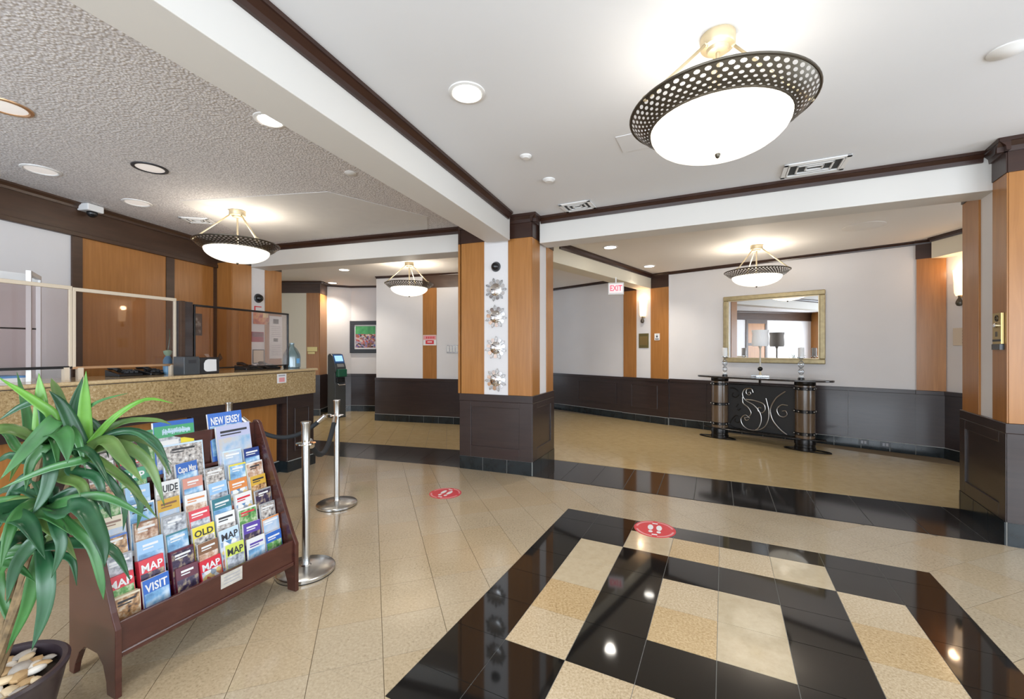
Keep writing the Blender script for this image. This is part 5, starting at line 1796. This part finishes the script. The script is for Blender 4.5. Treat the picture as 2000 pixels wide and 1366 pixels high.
# ------------------------------------------------------------------ console table
LC, RC = Vector((3.30, 6.70)), Vector((4.07, 5.86))
mid = (LC + RC) / 2
cdir = (RC - LC)
CLN = cdir.length
crz2 = math.atan2(cdir.y, cdir.x)
cons = thing('console_table', 'black iron console table with two banded drum legs and scrollwork', 'table', (mid.x, mid.y, 0), crz2)
hl = CLN / 2
for s in (-1, 1):
    x = s * hl
    MB().lathe([(0.115, 0.16), (0.118, 0.20), (0.118, 0.90), (0.112, 0.945)], 36, (x, 0, 0)).build('drum_leg', 'drum', cons, True)
    MB().lathe([(0.128, 0.012), (0.128, 0.05), (0.120, 0.055), (0.120, 0.09), (0.127, 0.095), (0.127, 0.15), (0.117, 0.175)], 36, (x, 0, 0)).build('leg_foot', 'iron', cons, True)
    MB().lathe([(0.117, 0.90), (0.125, 0.91), (0.125, 0.955), (0.115, 0.957)], 36, (x, 0, 0)).build('leg_collar', 'iron', cons, True)
    for z in (0.235, 0.545, 0.86):
        MB().lathe([(0.118, z - 0.022), (0.124, z - 0.020), (0.124, z + 0.020), (0.118, z + 0.022)], 36, (x, 0, 0)).build('iron_band', 'iron', cons, True)
        rv = MB()
        for q in range(8):
            a = 2 * math.pi * (q + 0.5) / 8
            rv.ball((x + 0.126 * math.cos(a), 0.126 * math.sin(a), z), 0.011, 8)
        rv.build('band_rivets', 'bright_iron', cons, True)['kind'] = 'stuff'
    # flat oval foot loop on the floor
    lp = [(x + 0.27 * math.cos(2 * math.pi * q / 40) + s * 0.03, -0.02 + 0.085 * math.sin(2 * math.pi * q / 40), 0.010) for q in range(40)]
    MB().tube(lp, 0.010, 8, True).build('foot_loop', 'iron', cons, True)
top = []
N = 48
for q in range(N):
    a = 2 * math.pi * q / N
    ca, sa = math.cos(a), math.sin(a)
    ex = abs(ca) ** 0.6 * (1 if ca >= 0 else -1)
    ey = abs(sa) ** 0.6 * (1 if sa >= 0 else -1)
    x = (hl + 0.33) * ex
    y = 0.215 * ey * (1 - 0.42 * (abs(ex) ** 4)) + 0.02 * math.cos(3 * a) - 0.03 * (1 - ex * ex) * (1 if sa < 0 else 0)
    top.append((x, y))
MB().prism(top, 0.958, 0.985).build('stone_top', 'slate', cons, bevel=0.008)
MB().box(-hl + 0.10, hl - 0.10, 0.02, 0.04, 0.855, 0.875).build('upper_rail', 'iron', cons)
MB().box(-hl + 0.10, hl - 0.10, -0.02, 0.06, 0.155, 0.172).build('lower_rail', 'iron', cons)
MB().box(-0.012, 0.012, 0.0, 0.04, 0.875, 0.96).build('top_strut', 'iron', cons)
sh = [((hl + 0.24) * math.cos(2 * math.pi * q / 48), 0.15 * math.sin(2 * math.pi * q / 48), 0.165) for q in range(48)]
MB().tube(sh, 0.009, 8, True).build('shelf_loop', 'iron', cons, True)
MB().box(-hl + 0.115, hl - 0.115, 0.045, 0.052, 0.17, 0.855).build('back_plate', 'blackm', cons)


def spiral(cx, cz, r0, r1, a0, turns, n=36):
    return [(cx + (r0 + (r1 - r0) * i / n) * math.cos(a0 + turns * 2 * math.pi * i / n), 0.02, cz + (r0 + (r1 - r0) * i / n) * math.sin(a0 + turns * 2 * math.pi * i / n)) for i in range(n + 1)]


def smooth_path(pts, n=10):
    P = [Vector(p) for p in pts]
    m = (len(P) - 1) * n
    return [catmull(P, i / m) for i in range(m + 1)]


def scroll(pts2, r=0.0075, mat='bright_iron'):
    MB().tube(smooth_path([(x, 0.015, z) for x, z in pts2]), r, 8).build('iron_scroll', mat, cons, True)


scroll([(-0.16, 0.74), (-0.135, 0.755), (-0.125, 0.73), (-0.15, 0.71), (-0.185, 0.735), (-0.18, 0.79), (-0.13, 0.815), (-0.09, 0.79)])
scroll([(-0.09, 0.75), (-0.12, 0.81), (-0.20, 0.80), (-0.24, 0.72), (-0.20, 0.63), (-0.08, 0.56), (0.0, 0.46), (0.02, 0.35), (-0.01, 0.24), (-0.06, 0.19)])
scroll([(-0.19, 0.64), (-0.06, 0.63), (0.05, 0.59), (0.07, 0.51), (0.03, 0.46), (-0.02, 0.48), (-0.02, 0.53), (0.02, 0.53)])
scroll([(-0.24, 0.67), (-0.23, 0.58), (-0.16, 0.52), (-0.12, 0.44), (-0.16, 0.37), (-0.21, 0.36), (-0.19, 0.32), (-0.15, 0.34)])
scroll([(-0.14, 0.36), (-0.20, 0.40), (-0.26, 0.34), (-0.24, 0.25), (-0.16, 0.19), (-0.04, 0.19), (0.06, 0.25), (0.11, 0.36), (0.12, 0.48), (0.10, 0.60), (0.08, 0.68)])
scroll([(0.33, 0.80), (0.22, 0.70), (0.15, 0.57), (0.14, 0.47), (0.18, 0.35), (0.27, 0.24), (0.35, 0.18)], 0.010)
scroll([(0.36, 0.60), (0.28, 0.60), (0.225, 0.53), (0.25, 0.45), (0.31, 0.43), (0.35, 0.47), (0.33, 0.52), (0.29, 0.51)])
scroll([(-0.42, 0.80), (-0.34, 0.79), (-0.29, 0.72), (-0.33, 0.66), (-0.39, 0.68), (-0.37, 0.73)], 0.006, 'iron')
scroll([(-0.42, 0.25), (-0.38, 0.33), (-0.32, 0.38), (-0.27, 0.33), (-0.30, 0.27), (-0.35, 0.29), (-0.34, 0.33)], 0.006, 'iron')
scroll([(-0.42, 0.22), (-0.36, 0.19), (-0.25, 0.18)], 0.006, 'iron')
scroll([(-0.30, 0.56), (-0.33, 0.50), (-0.30, 0.46), (-0.27, 0.49)], 0.006, 'iron')


def on_console(x, y=0.0, z=0.985):
    e = Vector((math.cos(crz2), math.sin(crz2)))
    n = Vector((-e.y, e.x))
    q = mid + e * x + n * y
    return (q.x, q.y, z)


def candle(x, label):
    t = thing('candle_holder', label, 'candle', on_console(x, 0.02), 0, 'glass candle holders on the console')
    MB().lathe([(0.040, 0.0), (0.040, 0.012), (0.028, 0.022)], 20).build('foot_disc', 'black', t, True)
    MB().lathe([(0.028, 0.02), (0.034, 0.035), (0.028, 0.052)], 20).build('white_knob', 'whitep', t, True)
    b_ = MB().ball((0, 0, 0.105), 0.036, 16, 1.35)
    b_.ball((0, 0, 0.205), 0.040, 16, 1.3)
    b_.lathe([(0.014, 0.25), (0.022, 0.285), (0.045, 0.30), (0.045, 0.308)], 20)
    b_.build('crystal_stem', 'crystal', t, True)
    MB().lathe([(0.036, 0.308), (0.037, 0.315), (0.037, 0.435), (0.033, 0.442), (0.010, 0.436), (0.0001, 0.434)], 24).build('pillar_candle', 'whitep', t, True)
    MB().tube([(0, 0, 0.434), (0.002, 0, 0.45)], 0.002, 6).build('wick', 'ink', t)
    return t


candle(-hl + 0.07, 'white pillar candle on a crystal stem at the left end of the console')
candle(hl - 0.05, 'white pillar candle on a crystal stem at the right end of the console')
t = thing('table_lamp', 'slim crystal table lamp with fluffy white shade on the console', 'lamp', on_console(0.0, 0.03))
MB().box(-0.10, 0.10, -0.07, 0.07, 0.0, 0.035).build('glass_base', 'crystal', t, bevel=0.006)
MB().lathe([(0.022, 0.035), (0.012, 0.07), (0.010, 0.09)], 16).build('base_stem', 'champagne', t, True)
MB().ball((0, 0, 0.125), 0.034, 16).build('dark_ball', 'iron', t, True)
MB().lathe([(0.011, 0.15), (0.011, 0.43), (0.022, 0.45), (0.022, 0.475)], 16).build('stem', 'offw', t, True)
MB().ball((0, 0, 0.468), 0.020, 12).build('socket', 'iron', t, True)
sh_prof = [(0.100, 0.465), (0.112, 0.50), (0.108, 0.58), (0.102, 0.65), (0.115, 0.705), (0.104, 0.70), (0.092, 0.65), (0.098, 0.58), (0.100, 0.50), (0.092, 0.468)]
m, nt, bs = new_mat('fluffy_white_shade')
bs.inputs['Base Color'].default_value = (0.90, 0.91, 0.93, 1)
bs.inputs['Roughness'].default_value = 0.9
tc = nt.nodes.new('ShaderNodeTexCoord')
no = nt.nodes.new('ShaderNodeTexNoise')
no.inputs['Scale'].default_value = 60
bp = nt.nodes.new('ShaderNodeBump')
bp.inputs['Strength'].default_value = 0.35
bp.inputs['Distance'].default_value = 0.004
nt.links.new(tc.outputs['Object'], no.inputs['Vector'])
nt.links.new(no.outputs['Fac'], bp.inputs['Height'])
nt.links.new(bp.outputs['Normal'], bs.inputs['Normal'])
MB().lathe(sh_prof, 36).build('lamp_shade', m, t, True)

# electrical outlets low on the mirror wall
for k, u in enumerate((2.72, 2.95)):
    r, w, h = plate('wall_outlet', wallR, u, u + 0.11, 0.055, 0.125, 'darkgrey', ('steel outlet on the skirting right of the console, nearer the console', 'steel outlet on the skirting right of the console, nearer the corner')[k], 'outlet', 0.034, 0.006)
    MB().box(-0.03, -0.005, -0.008, -0.006, 0.015, 0.055).build('socket_face', 'greyink', r)
    MB().box(0.005, 0.03, -0.008, -0.006, 0.015, 0.055).build('socket_face', 'greyink', r)
